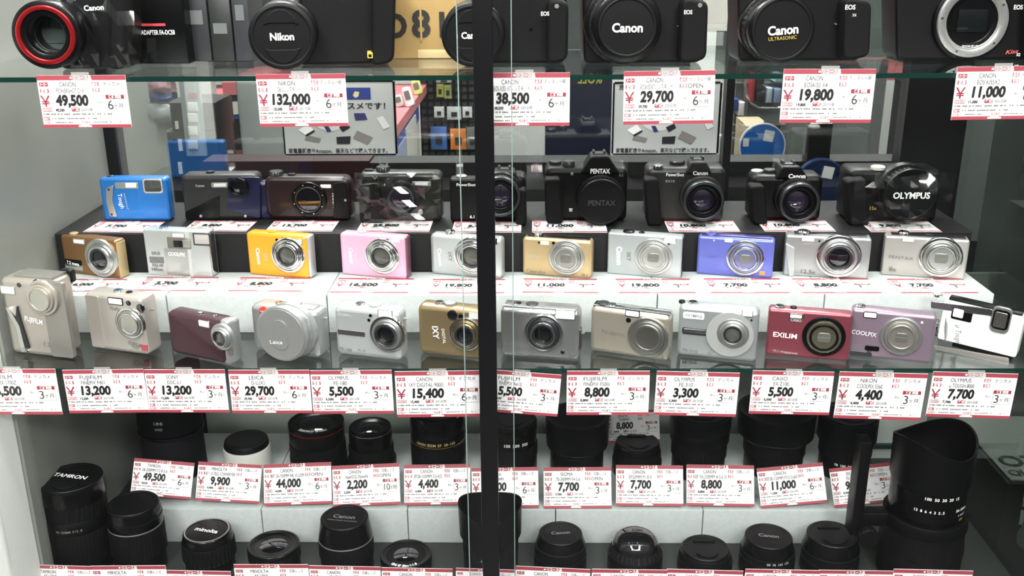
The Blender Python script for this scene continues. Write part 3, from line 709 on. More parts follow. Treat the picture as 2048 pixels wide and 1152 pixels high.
c = Cam('compact_camera', 'pink compact camera with a mirrored round lens, middle row', 'camera', (684, 549), (812, 560), 471, ZB, .021, G2)
c.body(PNK, .004, .004); mir(c, 761, 515, 34); c.panel('flash', LGRYP, 758, 479, 764, 484, .0003); c.panel('viewfinder_window', BLK2, 771, 478, 777, 484, .0003); c.panel('flash_window', FLASH, 783, 478, 799, 484, .0005)
c.text('Canon', 703, 511, 8, WHT, -88, .03, fit=30); c.text('IXY', 717, 511, 7, LGRYP, -88, .0, fit=14); c.button(720, PNK, .006)
mb = MB(); mb.slab([(x_+c.W/2-.0015, z_+.001) for x_, z_ in rr(.005, c.H-.002, .002)], .003, .0205, .0015); mb.build('end_cap', mat('dark_pink_metal', '#8d5f72', .3, .5), c.root)

c = Cam('compact_camera', 'white pearl compact camera behind the black seal strip, middle row', 'camera', (862, 548), (1003, 560), 473, ZB, .021, G2)
c.body(SILW, .006, .005); mir(c, 942, 515, 37); c.text('Canon', 881, 514, 8, WHT, -86, .03, fit=34); c.text('IXY', 901, 513, 8, GRYP, -86, 0, fit=18)
c.button(896, CHROME, .007, .004); c.panel('flash', GRYP, 934, 480, 950, 487, .001); c.panel('speaker', BLK2, 990, 477, 994, 489, .0005)
c.panel('flash_window', FLASH, 965, 480, 984, 487, .001)

c = Cam('compact_camera', 'gold compact camera with a wide silver lens, middle row right of the seal strip', 'camera', (1045, 549), (1182, 559), 478, ZB, .021, G2)
c.body(GLD, .006, .004); c.lens(1131, 518, 36, 'closed', SATIN, BRUSH, cover=BRUSH, L=.008)
c.panel('flash_window', FLASH, 1081, 483, 1098, 489, .001); c.dot('sensor_window', BLK2, 1107, 486, 3); c.dot('sensor_window', BLK2, 1078, 485, 2)
c.text('Cyber-shot', 1072, 543, 8, GRYP, -2, .0, fit=38); c.text('SONY', 1068, 512, 6, LGRYP, -2, .0, fit=26); c.text('16.1', 1169, 549, 6, GRYP, -2, .02)
c.button(1073, CHROME, .007, .004); mb = MB(); mb.box(-c.W*.44, c.W*.46, .004, .018, c.H-.001, c.H+.0012, .0008); mb.build('top_plate', BLK2, c.root)

c = Cam('compact_camera', 'plain pale silver compact camera with flat lens rings, middle row', 'camera', (1214, 547), (1361, 559), 470, ZB, .021, G2)
c.body(mat('pale_blue_silver', '#b3b9b9', .36, .5), .0025, .002); c.lens(1306, 516, 38, 'closed', SATIN, SATIN, cover=SATIN, L=.006)
c.flash(1328, 477, 1352, 485, CHROME); c.dot('sensor_window', BLK2, 1338, 488, 2); c.text('Canon', 1239, 511, 11, WHT, -88, .04, fit=38); c.text('IXY', 1258, 513, 9, GRYP, -88, 0, fit=18)
c.button(1254, BLK2, .008, .002); c.button(1280, BLK2, .004, .0015, name='power_button')
mb = MB(); mb.box(c.W/2-.002, c.W/2+.0006, .003, .018, .003, c.H-.003, .0005); mb.build('end_cap', DKMET, c.root)

c = Cam('compact_camera', 'violet blue compact camera in the middle row', 'camera', (1392, 548), (1544, 559), 476, ZB, .021, G2)
c.body(VIO, .004, .004); c.lens(1490, 519, 38, 'closed', CHROME, mat('violet_metal', '#8f90bd', .25, .8), cover=mat('violet_metal', '#8f90bd'), L=.008)
c.panel('flash_window', FLASH, 1449, 478, 1466, 484, .0015); c.dot('sensor_window', LGRYP, 1428, 481, 2); c.text('LUMIX', 1424, 512, 6, VIO, -2, .02, fit=30)
c.panel('badge', mat('orange_badge', '#d88a3c', .4), 1518, 543, 1530, 550, .0005); c.button(1420, VIO, .007); mb = MB(); mb.box(-c.W*.45, c.W*.45, .004, .018, c.H-.001, c.H+.0016, .0008); mb.build('top_plate', mat('dark_violet_paint', '#2e2c6a', .35, .3), c.root)

c = Cam('compact_camera', 'silver compact camera with a big open dark lens, middle row right', 'camera', (1566, 551), (1735, 560), 474, ZB, .024, G2)
c.body(SIL, .003, .0025); c.lens(1679, 517, 46, 'open', CHROME, SATIN, L=.013); c.flash(1603, 476, 1629, 482); c.dot('sensor_window', BLK2, 1639, 482, 2)
c.poly('grip', SILW, [(1571, 486), (1589, 495), (1588, 551), (1578, 551)], .001, out=.003); c.text('12.5x', 1615, 543, 9, GRYP, -2, .02, fit=30); c.text('OPTICAL ZOOM', 1617, 549, 4, LGRYP, -2, 0, fit=30); c.text('CASIO', 1616, 487, 4, LGRYP, 0, 0, fit=20)
c.button(1606, CHROME, .009, .005); mb = MB(); mb.box(-c.W*.4, c.W*.45, .004, .021, c.H-.001, c.H+.0012, .0008); mb.build('top_plate', DKMET, c.root)

c = Cam('compact_camera', 'silver compact camera with a broad ringed lens, right end of the middle row', 'camera', (1762, 550), (1929, 561), 476, ZB, .023, G2)
c.body(mat('warm_silver_grey', '#b7b5af', .34, .55), .003, .0025); c.lens(1883, 518, 45, 'closed', CHROME, BRUSH, cover=SATIN, L=.011); c.flash(1804, 477, 1829, 483, SATIN)
c.text('PENTAX', 1802, 515, 7, GRYP, -2, 0, fit=50); c.text('8x', 1785, 538, 9, GRYP, -2, .02, fit=15); c.text('ZOOM', 1790, 545, 4, LGRYP, -2, 0, fit=24)
c.button(1806, CHROME, .008, .005); mb = MB(); mb.box(-c.W*.42, c.W*.46, .004, .020, c.H-.001, c.H+.0012, .0008); mb.build('top_plate', DKMET, c.root)
# ---- rear row on the black riser
G3 = 'cameras in the rear row'
def lens_cap_mesh(c, x, z, a, q, txt=None, m=CAPM, tm=WHT, th=None, tabs=False, rot=0, tz=0., sub=None, subm=None):
    k = c.disc('lens_cap', m, x, z, a, q*.94, .0003, a0=a-.004)
    c.ring('cap_rim', m, x, z, a-.004, a+.0012, q, q*.90, .0008)
    if tabs:
        for sg in (1, -1):
            mb = MB(); o = [(q*.62*math.cos(R(t)), q*.86*math.sin(R(t))) for t in range(25, 156, 10)]
            o = [(px, sg*pz) for px, pz in o] + [(-q*.38, sg*q*.42), (q*.38, sg*q*.42)]
            mb.slab([(px+x, pz+z) for px, pz in o], -a-.0022, -a+.002, .0006); mb.build('cap_tab', m, c.root)
    if txt:
        mb = MB(); put_text(mb, txt, (th or q*.34)*1.35, at(x, -a-.0024 if not tabs else -a-.0012, z+tz) @ Matrix.Rotation(R(-rot), 4, 'Y'), .03, .95); mb.build('lettering', tm, k, flat=True)
    if sub:
        mb = MB(); put_text(mb, sub, q*.16, at(x, -a-.0024, z+tz-q*.26) @ Matrix.Rotation(R(-rot), 4, 'Y'), .0, .95); mb.build('lettering', subm or tm, k, flat=True)
    return k

c = Cam('compact_camera', 'bright blue rugged camera at the left end of the rear row', 'camera', (209, 442), (342, 442), 356, ZK, .022, G3)
c.body(BLU, .005, .0035)
f = c.panel('lens_bezel', CHROME, 288, 357, 324, 386, .004, out=.0012); c.panel('lens_window', LENSG, 291, 360, 321, 383, .003, out=.002, parent=f)
f = c.panel('flash', SATIN, 231, 365, 276, 377, .002); c.panel('flash_window', FLASH, 252, 366, 272, 375, .001, out=.0014, parent=f)
c.poly('grip', SATIN, [(213, 376), (228, 370), (226, 400), (236, 433), (221, 432), (214, 405)], .002, out=.003)
c.dot('screw', DKMET, 219, 378, 2.5, .004); c.dot('screw', DKMET, 225, 428, 2.5, .004)
c.text('Tough', 243, 402, 9, WHT, -85, .0, fit=30); c.text('waterproof', 253, 402, 4, LGRYP, -85, .0, fit=34)
c.button(235, DKMET, .005, .0015)

c = Cam('compact_camera', 'navy and charcoal camera with a round side lens, rear row', 'camera', (370, 441), (522, 440), 350, ZK, .034, G3)
c.body(CHAR, .008, .006)
x, z = c.loc(492, 380); c.poly('front_panel', NAVY, [(455, 354), (520, 354), (521, 438), (455, 420)], .004, out=.001)
c.poly('lower_panel', BLK2, [(370, 424), (440, 390), (440, 440), (372, 440)], .003, out=.0008)
q = c.len(21, 475, 376); x, z = c.loc(475, 376, -.01)
c.ring('lens_ring', BLK2, x, z, -.001, .009, q, q*.72, .001, 8); c.disc('lens_glass', LENSG, x, z, .004, q*.73, .001)
f = c.panel('flash', SATIN, 423, 365, 464, 375, .002); c.panel('flash_window', FLASH, 428, 367, 452, 373, .001, out=.0014, parent=f); c.text('Canon', 400, 371, 5, LGRYP, 0, .02, fit=18)
for px_, py_ in ((402, 432), (491, 432)): c.dot('screw', SATIN, px_, py_, 3, .0014)
mb = MB(); mb.slab([(a+c.W/2+.011, b) for a, b in rr(.026, c.H*.80, .004)], .004, .032, .003); mb.build('battery_grip', NAVY, c.root)
c.button(430, BLK2, .006)
c = Cam('compact_camera', 'maroon tinted dark camera with dotted lens ring, rear row', 'camera', (534, 440), (704, 441), 354, ZK, .028, G3)
c.body(mat('deep_maroon_black', '#201012', .36, .2, .3), .012, .006)
x, z = c.loc(616, 400, -.008); q = c.len(35, 616, 400)
c.ring('lens_ring', BLK2, x, z, -.001, .006, q, q*.74, .001); c.ring('lens_barrel', DKMET, x, z, -.001, .008, q*.74, q*.68, .0006); c.disc('lens_glass', LENSG, x, z, .005, q*.69, .001)
for k in range(8):
    a = k*math.pi/4+.3; mb = MB(); mb.lathe([(.001, .005), (.001, .0064), (.0001, .0064)], 12, at(x+q*.85*math.cos(a), 0, z+q*.85*math.sin(a)) @ LY); mb.build('ring_dot', SATIN, c.root)
c.panel('flash', FLASH, 641, 369, 662, 376, .001); c.text('RICOH', 670, 401, 9, LGRYP, -90, .03, fit=30); c.poly('grip', BLK, [(668, 366), (692, 362), (700, 436), (668, 436)], .004, out=.004)
c.dot('screw', SATIN, 692, 399, 3, .005); c.dial(560, .010, .006); c.button(590, BLK2, .006)
c = Cam('bridge_camera', 'dark green-black camera with a ribbed lens ring and left handgrip, rear row', 'camera', (722, 443), (884, 444), 346, ZK, .032, G3)
c.body(mat('olive_black', '#15170f', .36, .2, .3), .008, .006); c.poly('grip', BLK, [(720, 366), (760, 362), (770, 444), (724, 442)], .006, out=.014)
x, z = c.loc(802, 399, -.012); q = c.len(36, 802, 399)
c.ring('lens_ring', BLK, x, z, -.001, .010, q, q*.74, .001, ribs=24); c.ring('lens_barrel', DKMET, x, z, -.001, .013, q*.74, q*.62, .0006); c.disc('lens_glass', LENSP, x, z, .007, q*.63, .002)
f = c.panel('flash', SATIN, 824, 363, 862, 372, .002); c.panel('flash_window', FLASH, 830, 365, 856, 370, .001, out=.0014, parent=f); c.dot('sensor_window', SATIN, 841, 424, 5); c.text('V', 750, 355, 7, LGRYP, 0, 0, fit=10, out=.002)
c.button(742, BLK2, .007); c.dial(770, .010, .006)
WRAPS = [(c, -.026, 5)]
c = Cam('compact_camera', 'flat black camera left of the seal strip in the rear row', 'camera', (901, 443), (974, 443), 358, ZK, .026, G3)
c.body(BLK, .004, .003); c.text('PowerShot', 932, 369, 6, WHT, 0, .02, fit=38); c.text('6.1', 945, 433, 6, WHT, 0, .03, fit=9); c.button(925, SATIN, .008, .003)

def bridge(label, bl, br, top, D, hump, lensc, lr, L, grip, group=G3, brand=None, bfit=0, bh=8, capt=None, glass_=False, bz=None, body=None, cap_th=None, name='bridge_camera', z=ZK, shoe=True):
    c = Cam(name, label, 'camera', bl, br, top, z, D, group)
    c.body(body or BLK, .009, .007)
    # hump over the lens, as deep as the body
    ho = c.outline(hump, .004); mb = MB(); mb.prism(ho, [(-.006, .0022), (-.005, .0006), (-.001, 0), (D*.75, .002), (D*.8, .006)]); mb.build('viewfinder_hump', body or BLK, c.root)
    g = c.outline(grip, .006); mb = MB(); mb.prism(g, [(-.022, .0028), (-.0208, .0010), (-.018, 0), (.004, 0)]); mb.build('grip', RUB, c.root)
    x, z_ = c.loc(lensc[0], lensc[1], -L); q = c.len(lr, *lensc)
    c.ring('lens_mount', body or BLK, x, z_, -.002, L*.35, q*1.06, q*.7, .002)
    c.ring('lens_barrel', BLK2 if not glass_ else BLK, x, z_, -.001, L*.8, q*.97, q*.8, .001, ribs=36)
    if capt is not None:
        lens_cap_mesh(c, x, z_, L, q, capt[0] or None, tm=capt[1], th=cap_th)
    else:
        c.ring('lens_ring', DKMET, x, z_, L*.7, L, q*.97, q*.84, .0008); c.ring('lens_barrel', BLK2, x, z_, -.001, L*.85, q*.84, q*.6, .001); c.disc('lens_glass', LENSP, x, z_, L*.55, q*.61, .004)
    if brand: c.text(brand, bz[0], bz[1], bh, WHT, 0, .03, fit=bfit, yoff=-.0062, out=.0004)
    if shoe:
        cx = (hump[1][0]+hump[2][0])/2; hx, hz = c.loc(cx, (hump[1][1]+hump[2][1])/2)
        mb = MB(); mb.box(hx-.009, hx+.009, .008, .024, hz-.002, hz+.0012, .0005); mb.box(hx-.009, hx-.006, .008, .024, hz+.0012, hz+.004); mb.box(hx+.006, hx+.009, .008, .024, hz+.0012, hz+.004); mb.build('hot_shoe', DKMET, c.root)
    return c
c = bridge('black camera with a bare round lens right of the seal strip, rear row', (966, 444), (1052, 444), 352, .045, [(980, 366), (986, 342), (1030, 342), (1040, 366)], (1000, 394), 41, .03, [(1030, 372), (1052, 372), (1054, 444), (1032, 444)], brand='SONY', bfit=26, bz=(1002, 355), bh=7)
c = bridge('black camera with a large blank-lettered lens cap at its centre, rear row', (1090, 443), (1253, 443), 336, .055, [(1160, 346), (1182, 311), (1216, 310), (1240, 346)], (1203, 405), 46, .030, [(1088, 352), (1120, 350), (1126, 440), (1092, 440)], brand='PENTAX', bfit=39, bz=(1200, 342), bh=10, capt=('PENTAX', mat('faint_print', '#2b2b2d', .5)), cap_th=.008)
c.text('X-5', 1242, 350, 6, mat('teal_print', '#5a8f8a', .5), 0, 0, fit=9); c.button(1136, DKMET, .009, .008, y=.012); c.dial(1110, .009, .005, DKMET); c.panel('badge', SATIN, 1138, 417, 1145, 423, .0003); c.dot('sensor_window', SATIN, 1144, 348, 3)
c = bridge('charcoal camera with a clear-rimmed lens and hot shoe, rear row', (1290, 444), (1446, 445), 336, .05, [(1370, 346), (1382, 322), (1412, 322), (1424, 346)], (1408, 403), 41, .034, [(1286, 352), (1314, 350), (1322, 444), (1292, 444)], brand='Canon', bfit=30, bz=(1401, 346), bh=8, body=mat('charcoal_plastic', '#1c1b19', .4))
c.text('PowerShot', 1350, 349, 7, WHT, 0, .02, fit=36); c.text('SX10', 1340, 362, 5, LGRYP, 0, .0, fit=18); c.button(1310, CHROME, .007, .004, y=.004); c.dial(1350, .011, .006)
c = bridge('small black camera before the dark blue disc, rear row', (1500, 443), (1640, 443), 352, .048, [(1550, 356), (1562, 331), (1600, 331), (1616, 356)], (1600, 406), 40, .034, [(1494, 366), (1524, 364), (1530, 442), (1500, 442)], brand='Canon', bfit=34, bz=(1594, 352), bh=9)
c.button(1510, SATIN, .009, .004); c.dial(1535, .009, .005)
c = bridge('black camera with the big lettered lens cap, right end of the rear row', (1690, 445), (1872, 445), 340, .055, [(1790, 350), (1806, 338), (1842, 338), (1858, 352)], (1822, 390), 52, .036, [(1684, 356), (1724, 350), (1730, 444), (1690, 444)], brand='OLYMPUS', bfit=38, bz=(1823, 343), bh=6, capt=('OLYMPUS', WHT), cap_th=.009, shoe=False)
WRAPS.append((c, -.045, 9))
c.button(1742, mat('pale_button', '#d8d9c8', .3), .010, .004, y=.01); c.text('15x', 1745, 416, 7, mat('yellow_print', '#b39b3a', .5), 0, .02, fit=14); c.dot('lamp_window', SATIN, 1762, 357, 5, .002)

# clear crumpled wrap in front of a camera
def wrap(c, x0, x1, z0, z1, y, seed, amp=.002):
    rnd = random.Random(seed); NX, NZ = 11, 8; sl = rnd.uniform(.5, 1.1)
    def f(i, j):
        e_ = min(i, NX-i, j+2, NZ-j)/2.; b_ = .010*max(0, 1-e_)
        return y + b_ - amp*math.sin(i*.9+j*sl) + rnd.uniform(-amp, amp)*.9
    V = [(x0+(x1-x0)*i/NX, f(i, j), z0+(z1-z0)*j/NZ) for j in range(NZ+1) for i in range(NX+1)]
    mb = MB(); mb.add(V, [(j*(NX+1)+i, j*(NX+1)+i+1, (j+1)*(NX+1)+i+1, (j+1)*(NX+1)+i) for j in range(NZ) for i in range(NX)])
    bmesh.ops.triangulate(mb.bm, faces=mb.bm.faces[:])
    return mb.build('plastic_wrap', FILM, c.root, ang=9)
for c_, yy, sd in WRAPS: wrap(c_, -c_.W*.52, c_.W*.52, .001, c_.H*1.06, yy, sd)
# ---- large cameras on the upper shelf
G4 = 'large black cameras on the upper shelf'
def slr(label, bl, br, top, D, body, lensc, steps, grip, cap=None, bodym=None, name='reflex_camera', lean=None):
    """steps: list of (px radius, length from front plate, material, ribs)"""
    c = Cam(name, label, 'camera', bl, br, top, Z1, D, G4)
    o = c.outline(body, .008, 5); mb = MB(); mb.prism(o, [(0, .004), (.001, .0017), (.003, .0004), (.006, 0), (D-.008, 0), (D-.003, .001), (D, .004)]); mb.build('body', bodym or BLK, c.root)
    g = c.outline(grip, .010, 5); mb = MB(); mb.prism(g, [(-.024, .0036), (-.0228, .0014), (-.0205, .0003), (-.012, 0), (.006, 0)]); mb.build('grip', RUB, c.root)
    Lmax = max(s[1] for s in steps); x, z = c.loc(lensc[0], lensc[1], -Lmax)
    z = max(z, max(c.len(s[0], *lensc) for s in steps)+.0008)
    a0 = -.002
    for i, (r, a, mm, ribs) in enumerate(steps):
        q = c.len(r, *lensc)
        c.ring('lens_mount' if i == 0 else 'lens_barrel', mm, x, z, a0, a, q, q*.55, .0012, ribs=ribs); a0 = a-.002
    return c, x, z, Lmax
c, x, z, L = slr('black camera in clear wrap with a bright red ring before its lens', (118, 139), (262, 137), -40, .05, [(120, 139), (262, 137), (262, -30), (235, -62), (150, -62), (118, -30)], (92, 70), [(60, .030, BLK, 0), (66, .05, BLK2, 0)], [(228, 136), (262, 134), (262, -20), (232, -24)])
q = c.len(57, 92, 70)
c.ring('red_ring', mat('red_anodised', '#b8272c', .18, .75), x, z, L-.003, L+.003, q, q*.84, .001); c.disc('sensor_window', mat('grey_sensor', '#45504d', .1), x, z, .012, q*.86, 0)
mb = MB(); mb.box(x-.014, x+.016, -.014, -.0125, z-.012, z+.016); mb.build('mirror', mat('grey_mirror', '#5d6a67', .1, .5), c.root)
c.text('Canon', 188, 15, 11, WHT, 3, .03, fit=40)
# crumpled clear wrap
wrap(c, -.022, .078, .004, .13, -.027, 3, .0030)

c, x, z, L = slr('black camera whose long lens wears a pinch cap, beside the yellow box', (600, 132), (782, 128), -60, .06, [(598, 132), (776, 128), (790, 60), (790, -60), (740, -80), (700, -130), (620, -130), (598, -60)], (564, 73), [(66, .012, BLK2, 0), (60, .035, RUB, 48), (64, .055, BLK, 0)], [(742, 130), (788, 120), (792, -40), (744, -50)])
lens_cap_mesh(c, x, z, L, c.len(60, 564, 73), 'Nikon', tabs=True, th=.0085)
c.panel('badge', mat('yellow_badge', '#d8b54a', .4), 735, 101, 745, 112, .0006, out=.026); c.panel('badge_centre', BLK2, 737, 103, 743, 110, .0004, out=.0265); c.text('FX', 740, 107, 4, mat('yellow_badge', '#d8b54a'), 0, .02, fit=5, yoff=-.0266)
c, x, z, L = slr('black camera half hidden by the black seal strip, upper shelf', (968, 128), (1134, 127), -70, .055, [(970, 128), (1130, 127), (1136, 40), (1130, -60), (1070, -75), (1050, -130), (980, -130), (968, -60)], (945, 75), [(62, .012, BLK2, 0), (57, .035, RUB, 48), (60, .050, BLK, 0)], [(1092, 124), (1134, 118), (1136, 0), (1094, -6)])
lens_cap_mesh(c, x, z, L, c.len(56, 945, 75), 'Canon', tabs=True, th=.0075)
c.text('EOS', 1090, 27, 8, WHT, 0, .02, fit=16, yoff=-.0245); c.dot('sensor_window', SATIN, 1112, 10, 5, .025); c.dot('lamp_window', BLK2, 1062, 58, 3, .002)
c, x, z, L = slr('black camera with a plain round lens cap above the poster at right', (1172, 128), (1404, 126), -70, .058, [(1168, 128), (1398, 126), (1408, 110), (1408, -50), (1340, -70), (1320, -130), (1220, -130), (1190, -70), (1165, -40)], (1254, 74), [(76, .012, BLK2, 0), (70, .030, BLK, 40), (66, .052, BLK2, 0)], [(1352, 124), (1406, 116), (1410, 0), (1358, -8)])
lens_cap_mesh(c, x, z, L, c.len(56, 1254, 74), 'Canon', th=.0103)
c.text('EOS', 1376, 24, 8, WHT, 0, .02, fit=16, yoff=-.0245); c.dot('sensor_window', SATIN, 1392, 8, 5, .025); c.dot('release_button', BLK2, 1369, 60, 9, .004); c.dot('lamp_window', SATIN, 1356, 52, 1.8, .004)
c, x, z, L = slr('glossy black camera with a recessed lens cap, second from right on the upper shelf', (1482, 124), (1728, 121), -70, .058, [(1478, 124), (1720, 121), (1728, 100), (1728, -60), (1660, -75), (1640, -130), (1540, -130), (1510, -75), (1476, -50)], (1564, 74), [(66, .010, BLK2, 0), (64, .026, BLK, 40), (62, .045, BLK2, 0)], [(1672, 118), (1726, 110), (1730, 0), (1676, -8)])
lens_cap_mesh(c, x, z, L, c.len(59, 1564, 74), 'Canon', th=.0105, rot=4, sub='ULTRASONIC', subm=mat('yellow_print', '#b39b3a', .5))
c.text('EOS', 1700, 14, 9, WHT, 0, .02, fit=20, yoff=-.0245); c.text('X4', 1708, 30, 6, LGRYP, 0, .02, fit=8, yoff=-.0245); c.dot('lamp_window', SATIN, 1670, 48, 2, .004)
c, x, z, L = slr('black camera without a lens, showing its silver mount ring', (1800, 122), (2080, 120), -80, .056, [(1794, 122), (2072, 120), (2082, 100), (2082, -60), (2020, -80), (2000, -140), (1890, -140), (1866, -80), (1792, -50)], (1942, 57), [(76, .006, BLK2, 0)], [(2040, 118), (2080, 110), (2084, 0), (2044, -8)])
q = c.len(70, 1942, 57)
mr = c.ring('mount_ring', mat('mount_metal', '#d2d3cf', .25, .85), x, z, .004, .010, q, q*.80, .0008)
c.disc('mirror_box', BLK2, x, z, .0055, q*.79, 0)
c.ring('bayonet_flange', mat('mount_metal', '#d2d3cf'), x, z, .005, .0075, q*.81, q*.73, .0006)
mb = MB(); mb.box(x-q*.42, x+q*.42, -.0075, -.0058, z-q*.30, z+q*.32, .0006); mb.build('mirror', mat('dark_mirror', '#2e3234', .04, .8), c.root)
for k in range(5):
    a = R(30+72*k); mb = MB(); mb.lathe([(.0013, .009), (.0013, .0106), (.0001, .0106)], 14, at(x+q*.9*math.cos(a), 0, z+q*.9*math.sin(a)) @ LY); mb.build('screw', DKMET, c.root)
c.text('ZOOM EF LENS', 1942, 92, 4, LGRYP, 0, .03, fit=38, yoff=-.0062); c.text('EOS', 2036, 14, 9, WHT, 0, .02, fit=18, yoff=-.002); c.text('Kiss', 2022, 103, 8, mat('red_script', '#b04a44', .4), 6, .02, fit=26, shear=.3, yoff=-.002); c.text('X2', 2036, 109, 6, WHT, 0, .02, fit=8, yoff=-.002)
# ------------------------------------------------------------------ upright lenses
RINGM = mat('silver_ring', '#b9bab8', .3, .8)
def depth(p): return (p-EYE).dot(fwd)
class Up:
    """a lens standing on its mount; pixel column, pixel width and pixel row of the top disc's centre"""
    def __init__(s, label, cx, wpx, ytop, Yc, z, group, name='camera_lens', cat='lens'):
        t = pt(cx, ytop, Y=Yc); s.H = t.z - z; s.R = wpx*depth(t)/F/2
        s.root = empty(name, (t.x, Yc, z+.0002)); tag(s.root, label, cat, group)
    def sec(s, name, m, h0, h1, r0=1., r1=None, ribs=0, e=.0012, rd=.0007):
        """solid ring between relative heights; relative radii"""
        r0 *= s.R; r1 = r0 if r1 is None else r1*s.R; a, b = h0*s.H, h1*s.H; e = min(e, (b-a)*.3)
        mb = MB(); mb.lathe([(r0-e, a), (r0-e*.3, a+e*.3), (r0, a+e), (r1, b-e), (r1-e*.3, b-e*.3), (r1-e, b)], 72 if not ribs else 144, ribs=ribs, ribd=rd, ribr=(2, 3))
        return mb.build(name, m, s.root)
    def cap(s, r=.93, m=CAPM, txt=None, rot=-8, th=.2, tabs=True, rim=None, sub=None, tm=None, h=1., groove=True):
        q = r*s.R; z = s.H*h
        mb = MB(); mb.lathe([(q, z-.004), (q, z+.001), (q-.001, z+.002), (q*.86, z+.002), (q*.84, z+.0014), (.0001, z+.0014)], 64); k = mb.build('lens_cap', m, s.root)
        if tabs:
            for sg in (1, -1):
                mb = MB(); o = [(q*.58*math.cos(R(t)), q*.80*math.sin(R(t))) for t in range(35, 146, 10)]; o = [(x, sg*y) for x, y in o] + [(-q*.42, sg*q*.40), (q*.42, sg*q*.40)]
                mb.slab([(x, y) for x, y in o], -.0034, -.001, .0006, M=at(0, 0, z) @ Matrix.Rotation(R(-90), 4, 'X')); mb.build('cap_tab', m, k)
        if rim:
            mb = MB(); mb.lathe([(q*.95, z+.0016), (q*.95, z+.0026), (q*.89, z+.0026), (q*.89, z+.0016)], 64, cap=False); mb.build('cap_rim', rim, k)
        M0 = at(0, 0, z+(.0038 if tabs else .0022)) @ Matrix.Rotation(R(rot), 4, 'Z') @ Matrix.Rotation(R(-90), 4, 'X')
        if txt:
            mb = MB(); put_text(mb, txt, q*th*1.8, M0, .02); mb.build('lettering', tm or WHT, k, flat=True)
        if sub:
            mb = MB(); put_text(mb, sub, q*.13, M0 @ at(0, 0, -q*.3)); mb.build('lettering', tm or GRYP, k, flat=True)
        return k
    def front(s, r=.97, letters=None, gl=LENSG):
        """open front: rim, sunken cone and domed glass"""
        q = r*s.R; z = s.H
        mb = MB(); mb.lathe([(q, z-.008), (q, z-.0006), (q-.0006, z), (q*.90, z), (q*.88, z-.0014), (q*.62, z-.0034), (q*.60, z-.0038)], 64, cap=False); f = mb.build('front_ring', BLK2, s.root)
        mb = MB(); mb.lathe([(q*.62, z-.0036), (q*.5, z-.0022), (q*.3, z-.0009), (q*.12, z-.0002), (.0001, z-.0001)], 48); mb.build('lens_glass', gl, s.root)
        if letters:
            mb = MB(); n = len(letters)
            for i, ch in enumerate(letters):
                a = R(235 + 70*i/max(1, n-1)); rr_ = q*.78; M = at(rr_*math.cos(a), rr_*math.sin(a), z-.0012) @ Matrix.Rotation(a+R(90), 4, 'Z') @ Matrix.Rotation(R(-80), 4, 'X')
                put_text(mb, ch, q*.16, M, .02)
            mb.build('lettering', WHT, f, flat=True)
    def band_text(s, t, h, size=.0045, m=WHT, deg=0, r=1.0, spread=None, bold=.02):
        """lettering wrapped round the barrel, reading from the front; deg 0 faces the viewer"""
        q = s.R*r+.0005; mb = MB(); n = len(t); step = size*.72/q if spread is None else R(spread)
        for i, ch in enumerate(t):
            if ch == ' ': continue
            a = R(-90+deg) + (i-(n-1)/2)*step
            put_text(mb, ch, size*1.35, at(q*math.cos(a), q*math.sin(a), s.H*h) @ Matrix.Rotation(a+R(90), 4, 'Z'), bold)
        mb.build('lettering', m, s.root, flat=True)
DRUB = mat('ring_rubber', '#070708', .6, spec=.2)
YF = 1.226
GF = 'lenses standing in the front row'
l = Up('tallest black zoom lens with a lettered pinch cap, bottom left', 142, 124, 957, YF, Z3, GF)
l.sec('barrel', BLK, 0, .16, .90); l.sec('zoom_ring', DRUB, .16, .52, 1.0, 1.0, 48); l.sec('barrel', BLK, .52, .66, 1.0, .98); l.sec('focus_ring', DRUB, .66, .82, .98, .98, 40); l.sec('front_ring', BLK2, .82, .995, 1.0, .96)
l.cap(.97, txt='TAMRON', rot=-12, th=.16); l.band_text('28-200MM F/2.8', .58, .0036, GRYP, 8)
l = Up('black zoom lens with a plain cap and thin bright ring, bottom left', 266, 106, 1008, YF, Z3, GF)
l.sec('barrel', BLK, 0, .28, .95); l.sec('zoom_ring', DRUB, .28, .70, 1.03, 1.03, 44); l.sec('trim_ring', RINGM, .70, .715, 1.0); l.sec('front_ring', BLK2, .715, .995, 1.0, .96); l.sec('front_groove', BLK2, .82, .85, 1.01); l.cap(.93, tabs=False)
l = Up('short black lens with a silver rimmed oval-looking cap', 414, 100, 1063, YF, Z3, GF)
l.sec('barrel', BLK, 0, .35, .97); l.sec('focus_ring', DRUB, .35, .80, 1.06, 1.03, 36, rd=.0011); l.sec('front_ring', BLK2, .80, .99, 1.0, .94); l.cap(.93, m=BLK2, txt='minolta', rot=-14, th=.20, tabs=False, rim=RINGM)
l = Up('short uncapped black lens with domed glass at the bottom', 547, 104, 1088, YF, Z3, GF)
l.sec('barrel', BLK, 0, .45, .96); l.sec('focus_ring', DRUB, .45, .85, 1.0, 1.0, 40); l.sec('front_barrel', BLK2, .85, .93, 1.0); l.front(.98)
l = Up('black lens with a lettered cap and a pale ring, bottom centre left', 689, 106, 1036, YF, Z3, GF)
l.sec('barrel', BLK, 0, .3, 1.0); l.sec('zoom_ring', DRUB, .3, .62, 1.04, 1.04, 48); l.sec('trim_ring', RINGM, .62, .635, 1.03); l.sec('front_ring', BLK2, .635, .995, 1.02, .90); l.cap(.90, txt='Canon', rot=-8, th=.2, tabs=False, sub='LENS MADE IN JAPAN', tm=mat('dull_print', '#77777a', .5))
l = Up('low black lens with white lettering round its open front', 812, 103, 1107, YF, Z3, GF)
